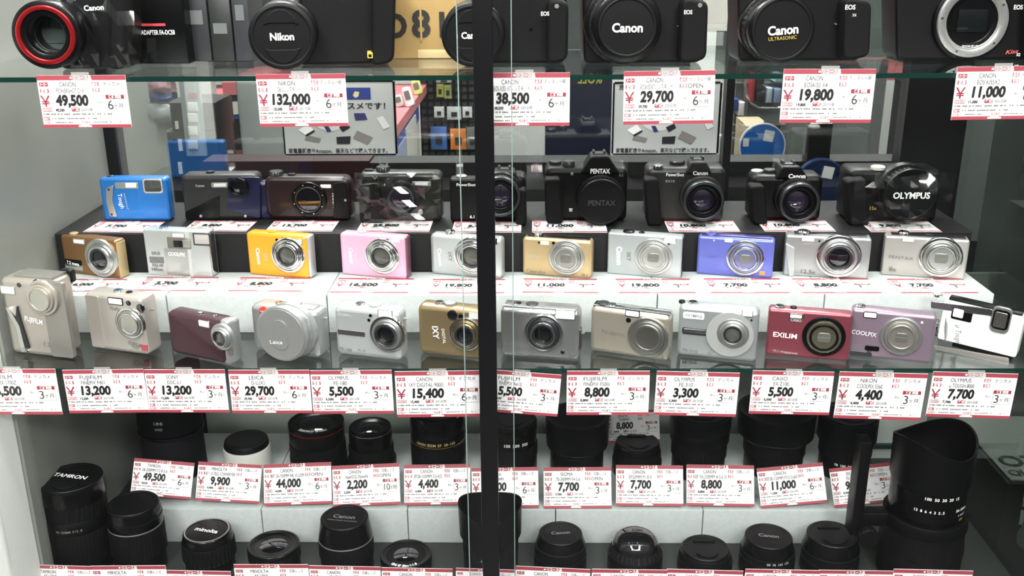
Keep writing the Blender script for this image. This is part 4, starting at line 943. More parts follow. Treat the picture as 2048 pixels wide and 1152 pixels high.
l.sec('barrel', BLK, 0, .5, .98); l.sec('focus_ring', DRUB, .5, .9, 1.0, 1.0, 40); l.front(.99, 'LENS EF 50mm 1:1.8')
l = Up('black lens under a petal hood beside the black seal strip', 980, 128, 1006, YF, Z3, GF)
l.sec('barrel', BLK, 0, .30, .86); l.sec('zoom_ring', DRUB, .30, .48, .88, .88, 44); l.band_text('1.5  0.5m', .33, .004, LGRYP, 0, .88)
mb = MB(); n = 72; q = l.R; rings = []
def hz(i): a = 2*math.pi*i/n; return l.H*(.97+.055*math.cos(2*a))
rings = [[(q*.84*math.cos(2*math.pi*i/n), q*.84*math.sin(2*math.pi*i/n), l.H*.46) for i in range(n)], [(q*.97*math.cos(2*math.pi*i/n), q*.97*math.sin(2*math.pi*i/n), l.H*.56) for i in range(n)],
         [(q*1.0*math.cos(2*math.pi*i/n), q*1.0*math.sin(2*math.pi*i/n), hz(i)) for i in range(n)], [(q*.95*math.cos(2*math.pi*i/n), q*.95*math.sin(2*math.pi*i/n), hz(i)) for i in range(n)], [(q*.80*math.cos(2*math.pi*i/n), q*.80*math.sin(2*math.pi*i/n), l.H*.5) for i in range(n)]]
mb.loft(rings, cap=False); mb.build('lens_hood', CAPM, l.root)
mb = MB(); mb.lathe([(q*.80, l.H*.5), (q*.6, l.H*.515), (.0001, l.H*.52)], 48); mb.build('lens_cap', CAPM, l.root)
l = Up('black lens with ridged barrel and faint cap lettering, right of the seal strip', 1121, 100, 1068, YF, Z3, GF)
l.sec('barrel', BLK, 0, .45, 1.06); l.sec('zoom_ring', DRUB, .45, .72, 1.03, 1.02, 44); l.sec('trim_ring', DKMET, .72, .74, 1.0); l.sec('front_ring', BLK2, .74, .995, .99, .88); l.cap(.87, txt='Canon', rot=6, th=.18, tabs=False, tm=mat('dull_print', '#77777a'))
l = Up('round black lens with a glossy clear dome and dotted collar', 1271, 104, 1082, YF, Z3, GF)
l.sec('barrel', BLK, 0, .62, 1.06); l.sec('dotted_collar', DRUB, .62, .86, 1.02, .92, 30, rd=.0012)
mb = MB(); q = l.R*.90; mb.lathe([(q*math.cos(R(t))**.7 if t < 90 else .0001, l.H*.86+q*.62*math.sin(R(t))) for t in range(0, 91, 9)], 56); mb.build('dome', mat('gloss_black_dome', '#101011', .06, 0, .8), l.root)
l = Up('low wide black lens with an open pinch cap, bottom right of centre', 1411, 104, 1097, YF, Z3, GF)
l.sec('barrel', BLK, 0, .55, 1.05); l.sec('focus_ring', DRUB, .55, .9, 1.0, .98, 44); l.sec('front_ring', BLK2, .9, .995, .97, .9); l.cap(.9)
l = Up('black capped lens with a small printed distance scale', 1537, 106, 1074, YF, Z3, GF)
l.sec('barrel', BLK, 0, .48, 1.04); l.sec('zoom_ring', DRUB, .48, .66, 1.02, 1.02, 44); l.sec('front_ring', BLK2, .66, .995, .98, .88); l.cap(.88, txt='Canon', rot=-10, th=.18, tm=mat('dull_print', '#77777a'), tabs=False); l.band_text('50 70 100 135', .6, .0035, LGRYP, 10, 1.03)
l = Up('broad black capped lens left of the telephoto lens', 1664, 112, 1070, YF, Z3, GF)
l.sec('barrel', BLK, 0, .40, 1.02); l.sec('zoom_ring', DRUB, .40, .64, 1.0, 1.0, 44); l.sec('front_ring', BLK2, .64, .995, 1.0, .88); l.sec('trim_ring', DKMET, .63, .645, 1.01); l.cap(.88)
l = Up('big black telephoto lens with a tripod foot and white focus scale', 1872, 150, 870, 1.222, Z3, 'telephoto lens')
l.sec('barrel', RUB, 0, .20, 1.08, 1.10); l.sec('focus_ring', DRUB, .20, .38, 1.12, 1.06, 60); l.sec('tripod_collar', BLK, .38, .46, 1.12, 1.10); l.sec('scale_band', BLK2, .46, .70, .98, .98)
l.band_text('100 50 30 20 15', .665, .0045, WHT, 0, .98); l.band_text('12 8 6 4 3 2.5', .575, .004, WHT, -18, .98); l.band_text('50-500mm', .575, .004, WHT, 38, .98); l.band_text('1:4-6.3', .535, .0032, WHT, 40, .98); l.band_text('APO', .50, .0035, mat('yellow_print', '#b39b3a'), 40, .98)
q = l.R; n = 72
def ring(r, f): return [(q*r*math.cos(2*math.pi*i/n), q*r*math.sin(2*math.pi*i/n), l.H*(f(2*math.pi*i/n) if callable(f) else f)) for i in range(n)]
pet = lambda a: .985+.05*math.cos(2*(a-.5))
mb = MB(); mb.loft([ring(1.0, .69), ring(1.04, .72), ring(1.06, pet), ring(1.0, pet), ring(.9, .74)], cap=False); mb.build('lens_hood', BLK, l.root)
mb = MB(); mb.lathe([(q*.92, l.H*.74), (q*.7, l.H*.75), (.0001, l.H*.75)], 40); mb.build('lens_cap', CAPM, l.root)
mb = MB(); mb.box(-q*2.05, -q*1.75, -.014, .014, l.H*.30, l.H*.98, .002); ft = mb.build('tripod_foot', BLK, l.root)
mb = MB(); mb.box(-q*1.78, -q*.95, -.011, .011, l.H*.36, l.H*.46, .003); mb.build('foot_arm', BLK, ft)
mb = MB(); mb.lathe([(.0135, 0), (.0145, .003), (.0145, .012), (.013, .014), (.0001, .014)], 60, at(-q*1.62, -.012, l.H*.31) @ LY, ribs=20, ribd=.0008, ribr=(1, 2)); mb.build('collar_knob', CAPM, l.root)

YK = 1.405
GB = 'lenses standing in the back row'
l = Up('tall black padded lens pouch at the back left', 335, 124, 800, YK, ZL, GB, 'lens_pouch', 'pouch')
l.sec('pouch_body', mat('black_nylon', '#0b0b10', .75, spec=.2, bump=.3, bscale=700), 0, .62, 1.0, .98, e=.006); l.sec('pouch_lid', mat('black_nylon', '#17181d'), .62, 1.0, 1.02, .98, e=.008); l.sec('zip_band', BLK2, .60, .635, 1.03, e=.002)
l.band_text('LENS', .86, .005, LGRYP, 0, 1.0); l.band_text('CASE', .78, .004, LGRYP, 0, 1.01)
l = Up('white barrelled lens with a black cap at the back left', 492, 92, 878, YK, ZL, GB)
l.sec('barrel', mat('white_enamel', '#d4d4cc', .4), 0, .80, 1.02, 1.0); l.sec('rear_cap', CAPM, .80, 1.0, .97, .93, 0, .002); l.sec('cap_step', CAPM, .99, 1.02, .82)
l = Up('wide black lens with a red ring round its front at the back', 632, 112, 842, YK, ZL, GB)
l.sec('barrel', BLK, 0, .34, 1.02); l.sec('zoom_ring', DRUB, .34, .62, 1.0, 1.0, 50); l.sec('barrel', BLK, .62, .90, .98); l.sec('red_ring', mat('red_anodised', '#b8272c'), .90, .918, 1.0); l.sec('front_barrel', BLK2, .918, .96, .99); l.front(.99, 'ZOOM LENS EF 24-105mm'); l.band_text('24 35 50 105', .28, .0042, LGRYP, 5)
l = Up('black lens with a bright chrome front edge at the back', 740, 86, 852, YK, ZL, GB)
l.sec('barrel', BLK, 0, .3, 1.15); l.sec('zoom_ring', DRUB, .3, .6, 1.05, 1.05, 40); l.sec('front_ring', BLK2, .6, .93, 1.0); l.sec('trim_ring', CHROME, .93, .945, 1.0); l.front(.97); l.band_text('AF 35', .24, .005, WHT, 12, 1.15)
l = Up('black lens with gold lettering band at the back left of the seal strip', 874, 110, 820, YK, ZL, GB)
l.sec('barrel', BLK, 0, .30, 1.0); l.sec('zoom_ring', DRUB, .30, .52, 1.0, 1.0, 50); l.sec('trim_ring', mat('gold_trim', '#b8964a', .3, .8), .56, .568, 1.005); l.sec('barrel', BLK, .52, .72, 1.0, .98); l.sec('front_ring', BLK2, .72, 1.0, 1.0); l.front(.98)
l.band_text('CANON ZOOM EF 28-105', .62, .0045, mat('gold_print', '#cdb878', .4), 0, 1.0); l.band_text('28 35 50', .25, .004, LGRYP, 0)
l = Up('black lens with a white distance scale at the back right of the seal strip', 1022, 104, 838, YK, ZL, GB)
l.sec('barrel', BLK, 0, .35, 1.0); l.sec('focus_ring', DRUB, .35, .58, 1.02, 1.02, 44); l.sec('scale_band', BLK2, .58, .82, .98); l.sec('front_ring', BLK2, .82, .995, 1.0); l.cap(.95); l.band_text('100 200 300', .70, .005, WHT, 12, .98)
l = Up('wide smooth black lens hood at the back, right of centre', 1155, 122, 830, YK, ZL, GB)
l.sec('barrel', BLK, 0, .42, .88); l.sec('hood_base', BLK, .42, .5, .88, 1.0); l.sec('lens_hood', CAPM, .5, 1.0, 1.02, 1.05, e=.002); l.sec('front_cap', BLK2, .98, 1.005, .9)
l = Up('short black capped lens at the back under the shaded price tag', 1275, 92, 884, YK, ZL, GB)
l.sec('barrel', BLK, 0, .45, 1.08); l.sec('focus_ring', DRUB, .45, .78, 1.04, 1.02, 44); l.sec('front_ring', BLK2, .78, .995, 1.0, .95); l.cap(.92)
l = Up('plain black lens below the 3,300 yen tag at the back', 1402, 118, 822, YK, ZL, GB)
l.sec('barrel', BLK, 0, .30, .9); l.sec('zoom_ring', DRUB, .30, .55, .94, .94, 44); l.sec('barrel', BLK, .55, .75, 1.0); l.sec('front_ring', CAPM, .75, .995, 1.03); l.cap(.96)
l = Up('very wide black hooded lens below the 5,500 yen tag at the back', 1555, 150, 815, YK+.01, ZL, GB)
l.sec('barrel', BLK, 0, .30, .78); l.sec('zoom_ring', DRUB, .30, .52, .82, .82, 50); l.sec('hood_base', BLK, .52, .62, .84, 1.0); l.sec('lens_hood', CAPM, .62, 1.0, 1.0, 1.03, e=.002); l.sec('front_cap', BLK2, .98, 1.004, .9)
l = Up('dark lens with small white marks at the back beside the telephoto foot', 1698, 116, 828, YK, ZL, GB)
l.sec('barrel', BLK, 0, .34, .86); l.sec('zoom_ring', DRUB, .34, .6, .9, .9, 44); l.sec('front_ring', CAPM, .6, .995, 1.0); l.cap(.94); l.band_text('70 100 200', .28, .004, WHT, -18, .86)
# ------------------------------------------------------------------ the shop behind the case
def px_box(name, m, x0, y0, x1, y1, Y, D, parent=None, e=0., zb=None):
    a, b = pt(x0, y1, Y=Y), pt(x1, y0, Y=Y)
    mb = MB(); mb.box(min(a.x, b.x), max(a.x, b.x), Y, Y+D, a.z if zb is None else zb, b.z, e); return mb.build(name, m, parent)
def T(o, lab, cat, g=None): return tag(o, lab, cat, g)
FL = mat('shop_floor', '#161716', .5, vary=.1, vscale=2)
WSH = mat('shop_wall', '#e4e7e2', .8)
mb = MB(); mb.add([(-3, -2.5, 0), (3, -2.5, 0), (3, 5, 0), (-3, 5, 0)], [(0, 1, 2, 3)]); struct(mb.build('floor', FL))
mb = MB(); mb.box(-3, 3, 4.6, 4.65, 0, 2.9); struct(mb.build('wall_shop', WSH), 'far white wall of the shop')
RTOP = mat('red_counter_top', '#d9777c', .45); MARO = mat('maroon_panel', '#331216', .4, vary=.15, vscale=6); CRM = mat('cream_panel', '#dcdad0', .6); NAVYP = mat('navy_panel', '#171f3e', .6, vary=.2, vscale=8); BLUEP = mat('blue_panel', '#3f56a8', .5)
PBLK = mat('matte_black', '#0c0d0d', .6); PGRY = mat('pale_grey_plastic', '#b9bfbb', .5, vary=.15, vscale=12)
# low cabinets right behind the back doors
o = px_box('low_cabinet', MARO, 430, 322, 738, 560, 1.66, .06, zb=.35); T(o, 'maroon low cabinet behind the left glass back door', 'cabinet')
o = px_box('low_cabinet', PBLK, 752, 322, 1900, 560, 1.66, .06, zb=.35); T(o, 'long black low cabinet behind the rear row of cameras', 'cabinet')
# pale pillar at the left
o = px_box('pillar', mat('pillar_grey', '#b9beb6', .8, vary=.08, vscale=6), 170, -60, 312, 500, 2.0, .3, zb=0); struct(o, 'pale grey pillar behind the left of the case')
# black storage cases
o = px_box('storage_case', PBLK, 345, 262, 435, 380, 1.88, .11, e=.006, zb=.0); T(o, 'lower black storage case of the two beside the grey pillar', 'case', 'black storage cases')
for yy in (290, 336): px_box('label_strip', WHT, 358, yy-12, 363, yy+12, 1.8795, .002, o)
o2 = px_box('storage_case', PBLK, 343, 204, 432, 261.5, 1.88, .11, e=.006); T(o2, 'upper black storage case stacked beside the grey pillar', 'case', 'black storage cases')
px_box('label_strip', WHT, 351, 242, 356, 258, 1.8795, .002, o2)
px_box('case_handle', DKMET, 375, 224, 400, 228, 1.876, .006, o2)
# hanging strip with small white packs
o = px_box('hanging_strip', mat('clear_plastic_strip', '#aab4b6', .2), 374, 150, 396, 312, 1.872, .0075); T(o, 'narrow hanging display strip of small white packs', 'display strip')
for i, yy in enumerate((192, 214, 236, 262, 290)): px_box('pack', (RED if i == 0 else WHT), 376, yy-(6 if i == 0 else 9), 393, yy+(6 if i == 0 else 9), 1.866, .006, o, .002)
# packets on the pillar
for (x0, y0, x1, y1, cc, lab) in ((298, 160, 340, 188, '#b98f98', 'crumpled pink packet hanging by the pillar'), (300, 188, 344, 206, '#3a4a86', 'small blue packet hanging below the pink packet'), (298, 208, 346, 246, '#cdd2d0', 'crumpled clear white packet hanging lowest by the pillar')):
    mb = MB(); rnd = random.Random(x0+y0); a, b = pt(x0, y1, Y=1.965), pt(x1, y0, Y=1.965); n = 8
    for sgn in (0, 1):
        V = [(a.x+(b.x-a.x)*i/n, 1.965+sgn*.03-(1-2*sgn)*.014*math.sin(math.pi*i/n)*math.sin(math.pi*j/n)+rnd.uniform(-.003, .003), a.z+(b.z-a.z)*j/n) for j in range(n+1) for i in range(n+1)]
        mb.add(V, [(j*(n+1)+i, j*(n+1)+i+1, (j+1)*(n+1)+i+1, (j+1)*(n+1)+i) for j in range(n) for i in range(n)])
    T(mb.build('packet', mat('packet_'+cc[1:], cc, .15, vary=.4, vscale=30), ang=180), lab, 'packet', 'packets by the pillar')
# red topped counter running away from the case
root = empty('shop_counter', (-.75, 2.45, 0)); T(root, 'red topped sales counter with white and blue panels behind the left back door', 'counter')
def cbox(name, m, x0, x1, y0, y1, z0, z1, e=0): mb = MB(); mb.box(x0+.75, x1+.75, y0-2.45, y1-2.45, z0, z1, e); return mb.build(name, m, root)
cr_ = pt(786, 262, z=.90).x
cbox('counter_top', RTOP, -1.12, cr_, 2.40, 3.45, .87, .90, .004); cbox('counter_base', CRM, -1.10, cr_-.03, 2.43, 3.42, 0, .87)
cbox('counter_stripe', BLUEP, -1.101, cr_-.029, 2.425, 3.421, .78, .84); cbox('side_panel', BLUEP, cr_-.032, cr_-.026, 2.5, 2.75, .1, .8); cbox('side_panel', mat('pale_blue_panel', '#a9b7d6', .5), cr_-.032, cr_-.025, 2.76, 3.0, .1, .8); cbox('side_panel', CRM, cr_-.032, cr_-.025, 3.02, 3.3, .1, .82)
# red shelf block at far left
root = empty('shelf_bay', (-.8, 2.2, 0)); T(root, 'pink topped shelf bay with a cream drawer front, left of the battery poster', 'shelf bay')
def pb(name, m, x0, y0, x1, y1, Y, D, par, e=0.):
    a, b = pt(x0, y1, Y=Y), pt(x1, y0, Y=Y); L = par.location
    mb = MB(); mb.box(a.x-L.x, b.x-L.x, Y-L.y, Y+D-L.y, a.z-L.z, b.z-L.z, e); return mb.build(name, m, par)
pb('bay_top', RTOP, 446, 164, 520, 190, 2.2, .3, root); pb('bay_band', NAVYP, 448, 190, 520, 204, 2.21, .28, root); pb('drawer_front', CRM, 462, 204, 520, 229, 2.20, .02, root); pb('bay_band', BLUEP, 452, 229, 520, 238, 2.21, .28, root); pb('bay_body', PBLK, 446, 238, 520, 300, 2.22, .28, root)
o = px_box('plastic_bin', PGRY, 484, 160, 570, 330, 1.90, .1, e=.01, zb=.0); T(o, 'pale grey plastic bin beside the left battery poster', 'bin')

# battery posters fixed to the back doors
def poster(x0, y0, x1, y1, Y, label, full):
    a, b = pt(x0, y1, Y=Y), pt(x1, y0, Y=Y); W, H = b.x-a.x, b.z-a.z; c = ((a.x+b.x)/2, Y, (a.z+b.z)/2)
    r = empty('poster', c); T(r, label, 'poster', 'battery posters')
    mb = MB(); mb.box(-W/2, W/2, 0, .004, -H/2, H/2); mb.build('board', mat('poster_grey', '#9fa3a0', .5, vary=.08, vscale=6), r)
    mb = MB(); 
    for q in ((-W/2-.002, -W/2, -H/2, H/2), (W/2, W/2+.003, -H/2, H/2), (-W/2, W/2, H/2, H/2+.002), (-W/2, W/2, -H/2-.002, -H/2)): mb.box(q[0], q[1], -.001, .006, q[2], q[3])
    mb.build('poster_frame', BLK2, r)
    def P(u, v): return (u-.5)*W, (.5-v)*H
    def quad(name, m, pts, y=-.0006): mb = MB(); mb.add([(P(u, v)[0], y, P(u, v)[1]) for u, v in pts], [tuple(range(len(pts)))]); return mb.build(name, m, r, flat=True)
    quad('plate_print', mat('poster_white', '#b9bcba', .5), [(.42+.17*math.cos(t*.2618), .48+.20*math.sin(t*.2618)) for t in range(24)], -.0003)
    DK = mat('print_black', '#1b1b22', .5); PU = mat('print_violet', '#2c2a5a', .5); GY = mat('print_grey', '#6f6c68', .5)
    for pts, m_ in (([(.47, .86), (.59, .86), (.60, .75), (.47, .76)], DK), ([(.62, .78), (.75, .87), (.80, .77), (.66, .67)], GY), ([(.18, .80), (.31, .84), (.33, .78), (.20, .73)], GY), ([(.36, .60), (.40, .60), (.43, .68), (.39, .69)], PU), ([(.50, .62), (.58, .57), (.60, .63), (.53, .69)], DK), ([(.64, .43), (.74, .43), (.76, .52), (.65, .53)], PU), ([(.13, .66), (.22, .58), (.27, .66), (.19, .73)], mat('print_pale', '#d5d6d4', .5)), ([(.19, .73), (.27, .66), (.28, .68), (.20, .755)], DK), ([(.84, .50), (.90, .47), (.96, .62), (.90, .66)], mat('print_pale2', '#bcc0bc', .5))): quad('printed_battery', m_, pts)
    quad('printed_panel', mat('print_blue', '#22306e', .5), [(.30, .24), (.80, .24), (.80, .08), (.30, .08)]); quad('printed_emblem', mat('print_gold', '#b9b27a', .5), [(.64, .19), (.66, .13), (.70, .14), (.69, .20), (.665, .22)], -.0009)
    def t(s, u, v, h, fit=None, bold=.02):
        mb = MB(); x, z = P(u, v); put_text(mb, s, h*H*1.35, at(x, -.0009, z), bold, fit=fit*W if fit else None); mb.build('lettering', DK, r, flat=True)
    t('家電量販店やAmazon、楽天などで購入できます。', .49, .955, .055, .90); t('オススメです！', .70, .33, .075, .5); t('充電器', .12, .05, .06)
poster(572, 163, 785, 308, YB-.008, 'grey battery poster at the left back door, below the yellow box', 0)
poster(1226, 166, 1441, 307, YB-.008, 'grey battery poster at the right back door, below the 29,700 yen tag', 1)
# yellow carton on the upper shelf
p = pt(858, 124, z=Z1); Yx = 1.29
a, b = pt(745, 126, Y=Yx), pt(948, 126, Y=Yx)
r = empty('carton', ((a.x+b.x)/2, Yx, Z1+.0003)); T(r, 'yellow carton with large black stencilled number standing behind the cameras', 'box'); W = b.x-a.x
YEL = mat('yellow_card', '#a88a54', .55, vary=.12, vscale=14)
mb = MB(); mb.box(-W/2, W/2, 0, .085, 0, .16, .0015); mb.build('carton_body', YEL, r)
mb = MB(); mb.box(-W*.05, W*.42, -.001, .0, .0005, .011, .0004); mb.build('carton_flap', mat('light_yellow_card', '#bfa878', .5), r)
def stencil(s, px, py, h, sx_=1.):
    q = pt(px, py, Y=Yx); d = depth(q); mb = MB(); put_text(mb, s, h*d/F*1.35, at(q.x-r.location.x, -.0012, q.z-r.location.z), .028, sx_); mb.build('lettering', mat('stencil_black', '#1d1a14', .5), r, flat=True)
stencil('D', 790, 50, 50); stencil('8', 842, 46, 54, 1.05); stencil('1', 884, 48, 50)
q = pt(842, 46, Y=Yx); mb = MB(); mb.box(q.x-r.location.x-.0012, q.x-r.location.x+.0012, -.0018, -.0012, pt(842, 82, Y=Yx).z-Z1, pt(842, 12, Y=Yx).z-Z1); mb.build('stencil_bridge', YEL, r)
# adapter box and dark cartons on the upper shelf, left
Yx = 1.245; a, b = pt(252, 130, Y=Yx), pt(378, 130, Y=Yx)
r = empty('carton', ((a.x+b.x)/2, Yx, Z1+.0003)); T(r, 'black carton with a red stripe and small white lettering, right of the red ringed camera', 'box'); W = b.x-a.x
mb = MB(); mb.box(-W/2, W/2, 0, .07, 0, .12, .001); mb.build('carton_body', BLK2, r)
zz = pt(300, 50, Y=Yx).z-Z1; mb = MB(); mb.box(-W*.49, W*.2, -.0006, 0, zz-.0015, zz+.0015); mb.build('carton_stripe', mat('red_stripe', '#c9434a', .4), r)
mb = MB(); put_text(mb, 'FILTER ADAPTER FA-DC58', .0075, at(-.002, -.0008, pt(300, 65, Y=Yx).z-Z1), .02, fit=W*.72); mb.build('lettering', WHT, r, flat=True)
for i, (x0, x1, h, lab) in enumerate(((384, 424, .10, 'dark grey carton right of the red striped carton'), (427, 470, .075, 'low dark carton between the striped carton and the pinch capped camera'), (473, 506, .11, 'narrow dark carton left of the pinch capped camera'))):
    a, b = pt(x0, 122, Y=1.27), pt(x1, 122, Y=1.27); mb = MB(); mb.box(a.x, b.x, 1.27, 1.34, Z1+.0003, Z1+h, .001); o = mb.build('carton', mat('dark_card_%d' % i, ('#26282a', '#1e201f', '#2b2c30')[i], .4)); T(o, lab, 'box', 'dark cartons on the upper shelf')
    mb = MB(); mb.box(a.x+.004, b.x-.006, 1.2694, 1.27, Z1+h*.45, Z1+h*.62); mb.build('carton_label', mat('grey_label', '#5a5e5d', .5), o)

# pegboard with hanging packs beyond the counter
root = empty('wire_grid', pt(905, 240, Y=3.5)); T(root, 'black wire grid panel with hanging accessory packs', 'wire grid')
a, b = pt(846, 330, Y=3.5)-root.location, pt(962, 140, Y=3.5)-root.location
mb = MB()
for i in range(10): x = a.x+(b.x-a.x)*i/9; mb.box(x-.003, x+.003, -.003, .003, a.z, b.z)
for j in range(14): z = a.z+(b.z-a.z)*j/13; mb.box(a.x, b.x, -.003, .003, z-.003, z+.003)
mb.build('grid', BLK2, root); mb = MB(); mb.box(a.x, b.x, .01, .02, a.z, b.z); mb.build('backing', mat('grid_backing', '#5d625f', .7), root)
for (x0, y0, x1, y1, cc, lab) in ((873, 168, 887, 195, '#d9d96a', 'yellow green'), (888, 170, 903, 198, '#c3cf7a', 'pale green'), (868, 214, 888, 236, '#e6e8e6', 'white and black'), (894, 214, 922, 240, '#dfe3e2', 'wide white'), (925, 214, 944, 236, '#f0f0ee', 'small white'), (862, 254, 893, 300, '#4a72b8', 'blue'), (901, 258, 932, 300, '#d9823a', 'orange'), (933, 255, 956, 300, '#6a6f6c', 'grey'), (872, 158, 903, 166, '#f2f4f2', 'flat white')):
    o = px_box('blister_pack', mat('pack_'+cc[1:], cc, .3, vary=.15, vscale=60), x0, y0, x1, y1, 3.46, .02, e=.004); T(o, '%s accessory pack hanging on the black wire grid' % lab, 'pack', 'packs on the wire grid')
    px_box('pack_print', mat('pack_ink', '#2b2e30', .4), x0+(x1-x0)*.3, y0+(y1-y0)*.4, x1-(x1-x0)*.3, y0+(y1-y0)*.75, 3.457, .003, o)
# white telephones in stands on the counter
for (x, y, hh, cc, lab) in ((822, 214, 40, '#e9ebea', 'white handset leaning on the red counter'), (801, 214, 24, '#cfd4d2', 'small grey handset on the red counter'), (838, 190, 30, '#c9d57a', 'yellow green sign card at the back of the red counter')):
    q = pt(x, y, z=.90); s_ = depth(q)/F; r = empty('handset' if cc != '#c9d57a' else 'sign_card', (q.x, q.y, .9005), (R(-12), R(-16), 0)); T(r, lab, 'telephone' if cc != '#c9d57a' else 'sign', None)
    mb = MB(); mb.slab(rr(18*s_, hh*s_, .008), -.008, .012, .004); mb.build('handset_body' if cc != '#c9d57a' else 'card', mat('hs_'+cc[1:], cc, .4), r)
    mb = MB(); mb.slab([(x_, z_+hh*s_*.35) for x_, z_ in rr(11*s_, hh*s_*.45, .004)], -.0095, -.007, .0006); mb.build('keypad' if cc != '#c9d57a' else 'card_print', GRYP, r)
# navy cloth with upside-down yellow lettering
root = empty('banner', pt(1178, 240, Y=2.1)); T(root, 'navy banner with upside-down yellow lettering, left of the right battery poster', 'banner'); a, b = Vector((pt(1090, 345, Y=2.1).x, 2.1, 0))-root.location, pt(1226, 100, Y=2.1)-root.location
mb = MB(); mb.box(a.x, b.x, 0, .02, a.z, b.z); mb.build('cloth', NAVYP, root)
q = pt(1180, 157, Y=2.1)-root.location; mb = MB(); put_text(mb, '%OFF', .030, at(q.x, -.001, q.z) @ Matrix.Rotation(math.pi, 4, 'Y'), .02, fit=.05); mb.build('lettering', mat('yellow_lettering', '#d3cf4e', .5), root, flat=True)
# rack at the right
root = empty('display_rack', pt(1520, 230, Y=2.6)); T(root, 'grey metal display rack with small goods seen through the right back door', 'rack')
pb('rack_back', mat('rack_grey', '#7c837f', .6, vary=.3, vscale=12), 1456, 120, 1760, 330, 2.6, .02, root)
for xx in (1464, 1490, 1570, 1756):
    pb('rack_post', SATIN, xx-2, 120, xx+2, 330, 2.58, .02, root)
    q = pt(xx, 330, Y=2.58)-root.location; mb = MB(); mb.box(q.x-.003, q.x+.003, -.02, 0, -root.location.z, q.z); mb.build('rack_post', SATIN, root)
for yy in (166, 250): pb('rack_rail', SATIN, 1456, yy-1, 1572, yy+1, 2.57, .02, root)
for (x0, y0, x1, y1, cc, lab) in ((1500, 148, 1512, 204, '#b0343c', 'red stick pack'), (1514, 150, 1530, 168, '#3a3f42', 'dark square pack'), (1532, 176, 1546, 206, '#b7c6d6', 'pale blue case'), (1547, 178, 1563, 206, '#8fa3c0', 'slate blue case'), (1512, 184, 1530, 204, '#23262a', 'black case'), (1464, 198, 1478, 222, '#2f4486', 'blue card'), (1476, 205, 1490, 232, '#eef0ee', 'white card'), (1550, 148, 1566, 164, '#a8cbd6', 'sky blue card')):
    o = px_box('accessory_pack', mat('acc_'+cc[1:], cc, .35, vary=.15, vscale=60), x0, y0, x1, y1, 2.54, .06, e=.003); T(o, '%s on the grey display rack at right' % lab, 'pack', 'packs on the grey rack')
mb = MB(); q0 = pt(1492, 166, Y=2.55); pts = [pt(1490, 168, Y=2.55), pt(1494, 190, Y=2.55), pt(1504, 208, Y=2.55), pt(1518, 216, Y=2.55), pt(1560, 216, Y=2.55)]
for i in range(len(pts)-1):
    d = pts[i+1]-pts[i]; M = Matrix.Translation(pts[i]) @ d.to_track_quat('Z', 'Y').to_matrix().to_4x4(); mb.lathe([(.004, 0), (.004, d.length)], 10, M)
T(mb.build('hoop', SATIN), 'curved chrome hoop on the grey display rack', 'hoop')
# blue discs
def bdisc(px, py, r, Y, lab, col, edge):
    q = pt(px, py, Y=Y); rr_ = r*depth(q)/F; ro = empty('blue_disc', q); T(ro, lab, 'sign')
    mb = MB(); mb.lathe([(rr_, -.004), (rr_, .004)], 64, LY); mb.build('disc', col, ro)
    mb = MB(); mb.lathe([(rr_, -.005), (rr_, .005), (rr_*.95, .005), (rr_*.95, -.005)], 64, LY, cap=False); mb.build('rim', edge, ro)
    mb = MB(); mb.box(-rr_*.05, rr_*.38, -.0055, -.004, rr_*.25, rr_*.72, M=Matrix.Rotation(R(10), 4, 'Y')); mb.build('white_panel', WHT, ro)
    mb = MB(); mb.box(-.008, .008, .005, .015, -q.z, 0); mb.build('stand', DKMET, ro)
    mb = MB(); mb.box(-rr_*.85, -rr_*.6, -.0055, -.004, rr_*.0, rr_*.35); mb.build('white_panel', WHT, ro)
bdisc(1524, 292, 46, 2.30, 'bright blue round sign with white panels behind the right back door', mat('sign_blue', '#1f6fc8', .4), WHT)
bdisc(1640, 366, 50, 1.60, 'navy disc added for a sign reflected in the front glass, between right rear cameras', mat('reflected_sign_navy', '#10244e', .3), mat('navy_rim', '#3c5684', .3))  # solid disc stands in for a sign reflected in the front glass
o = px_box('storage_tin', mat('tan_card', '#a8997a', .6), 1484, 246, 1534, 300, 2.36, .12, e=.03, zb=0); T(o, 'tan rounded tin behind the bright blue round sign', 'tin')
# dark boxes
o = px_box('speaker_box', mat('speaker_black', '#0f1011', .2), 1605, 246, 1668, 420, 1.62, .035, e=.004, zb=.0); T(o, 'tall glossy black box behind the navy reflection disc', 'box')
root = empty('tall_cabinet', pt(1850, 300, Y=1.95)); T(root, 'tall black cabinet with a pale top edge, far right behind the case', 'cabinet')
a, b = Vector((pt(1802, 420, Y=1.95).x, 1.95, 0))-root.location, pt(1905, 172, Y=1.95)-root.location; mb = MB(); mb.box(a.x, b.x, 0, .12, a.z, b.z, .003); mb.build('cabinet_body', PBLK, root)
mb = MB(); mb.box(a.x-.004, b.x, -.004, .124, b.z, b.z+.01, .002); mb.build('cabinet_top', DKMET, root); mb = MB(); mb.box((a.x+b.x)/2-.002, (a.x+b.x)/2+.002, -.002, 0, a.z, b.z); mb.build('door_gap', DKMET, root)
o = px_box('shop_counter', RTOP, 1740, 146, 1868, 161, 2.75, .4); T(o, 'pink counter top far behind the right back door', 'counter')
root = empty('shelf_goods', pt(1700, 60, Y=3.2)); T(root, 'cream and tan shelf panel far behind the upper right shelf', 'shelf panel'); pb('panel', mat('tan_panel', '#b7b09a', .7), 1722, 30, 1740, 130, 3.2, .05, root); pb('panel', CRM, 1410, -40, 1460, 62, 3.2, .05, root)
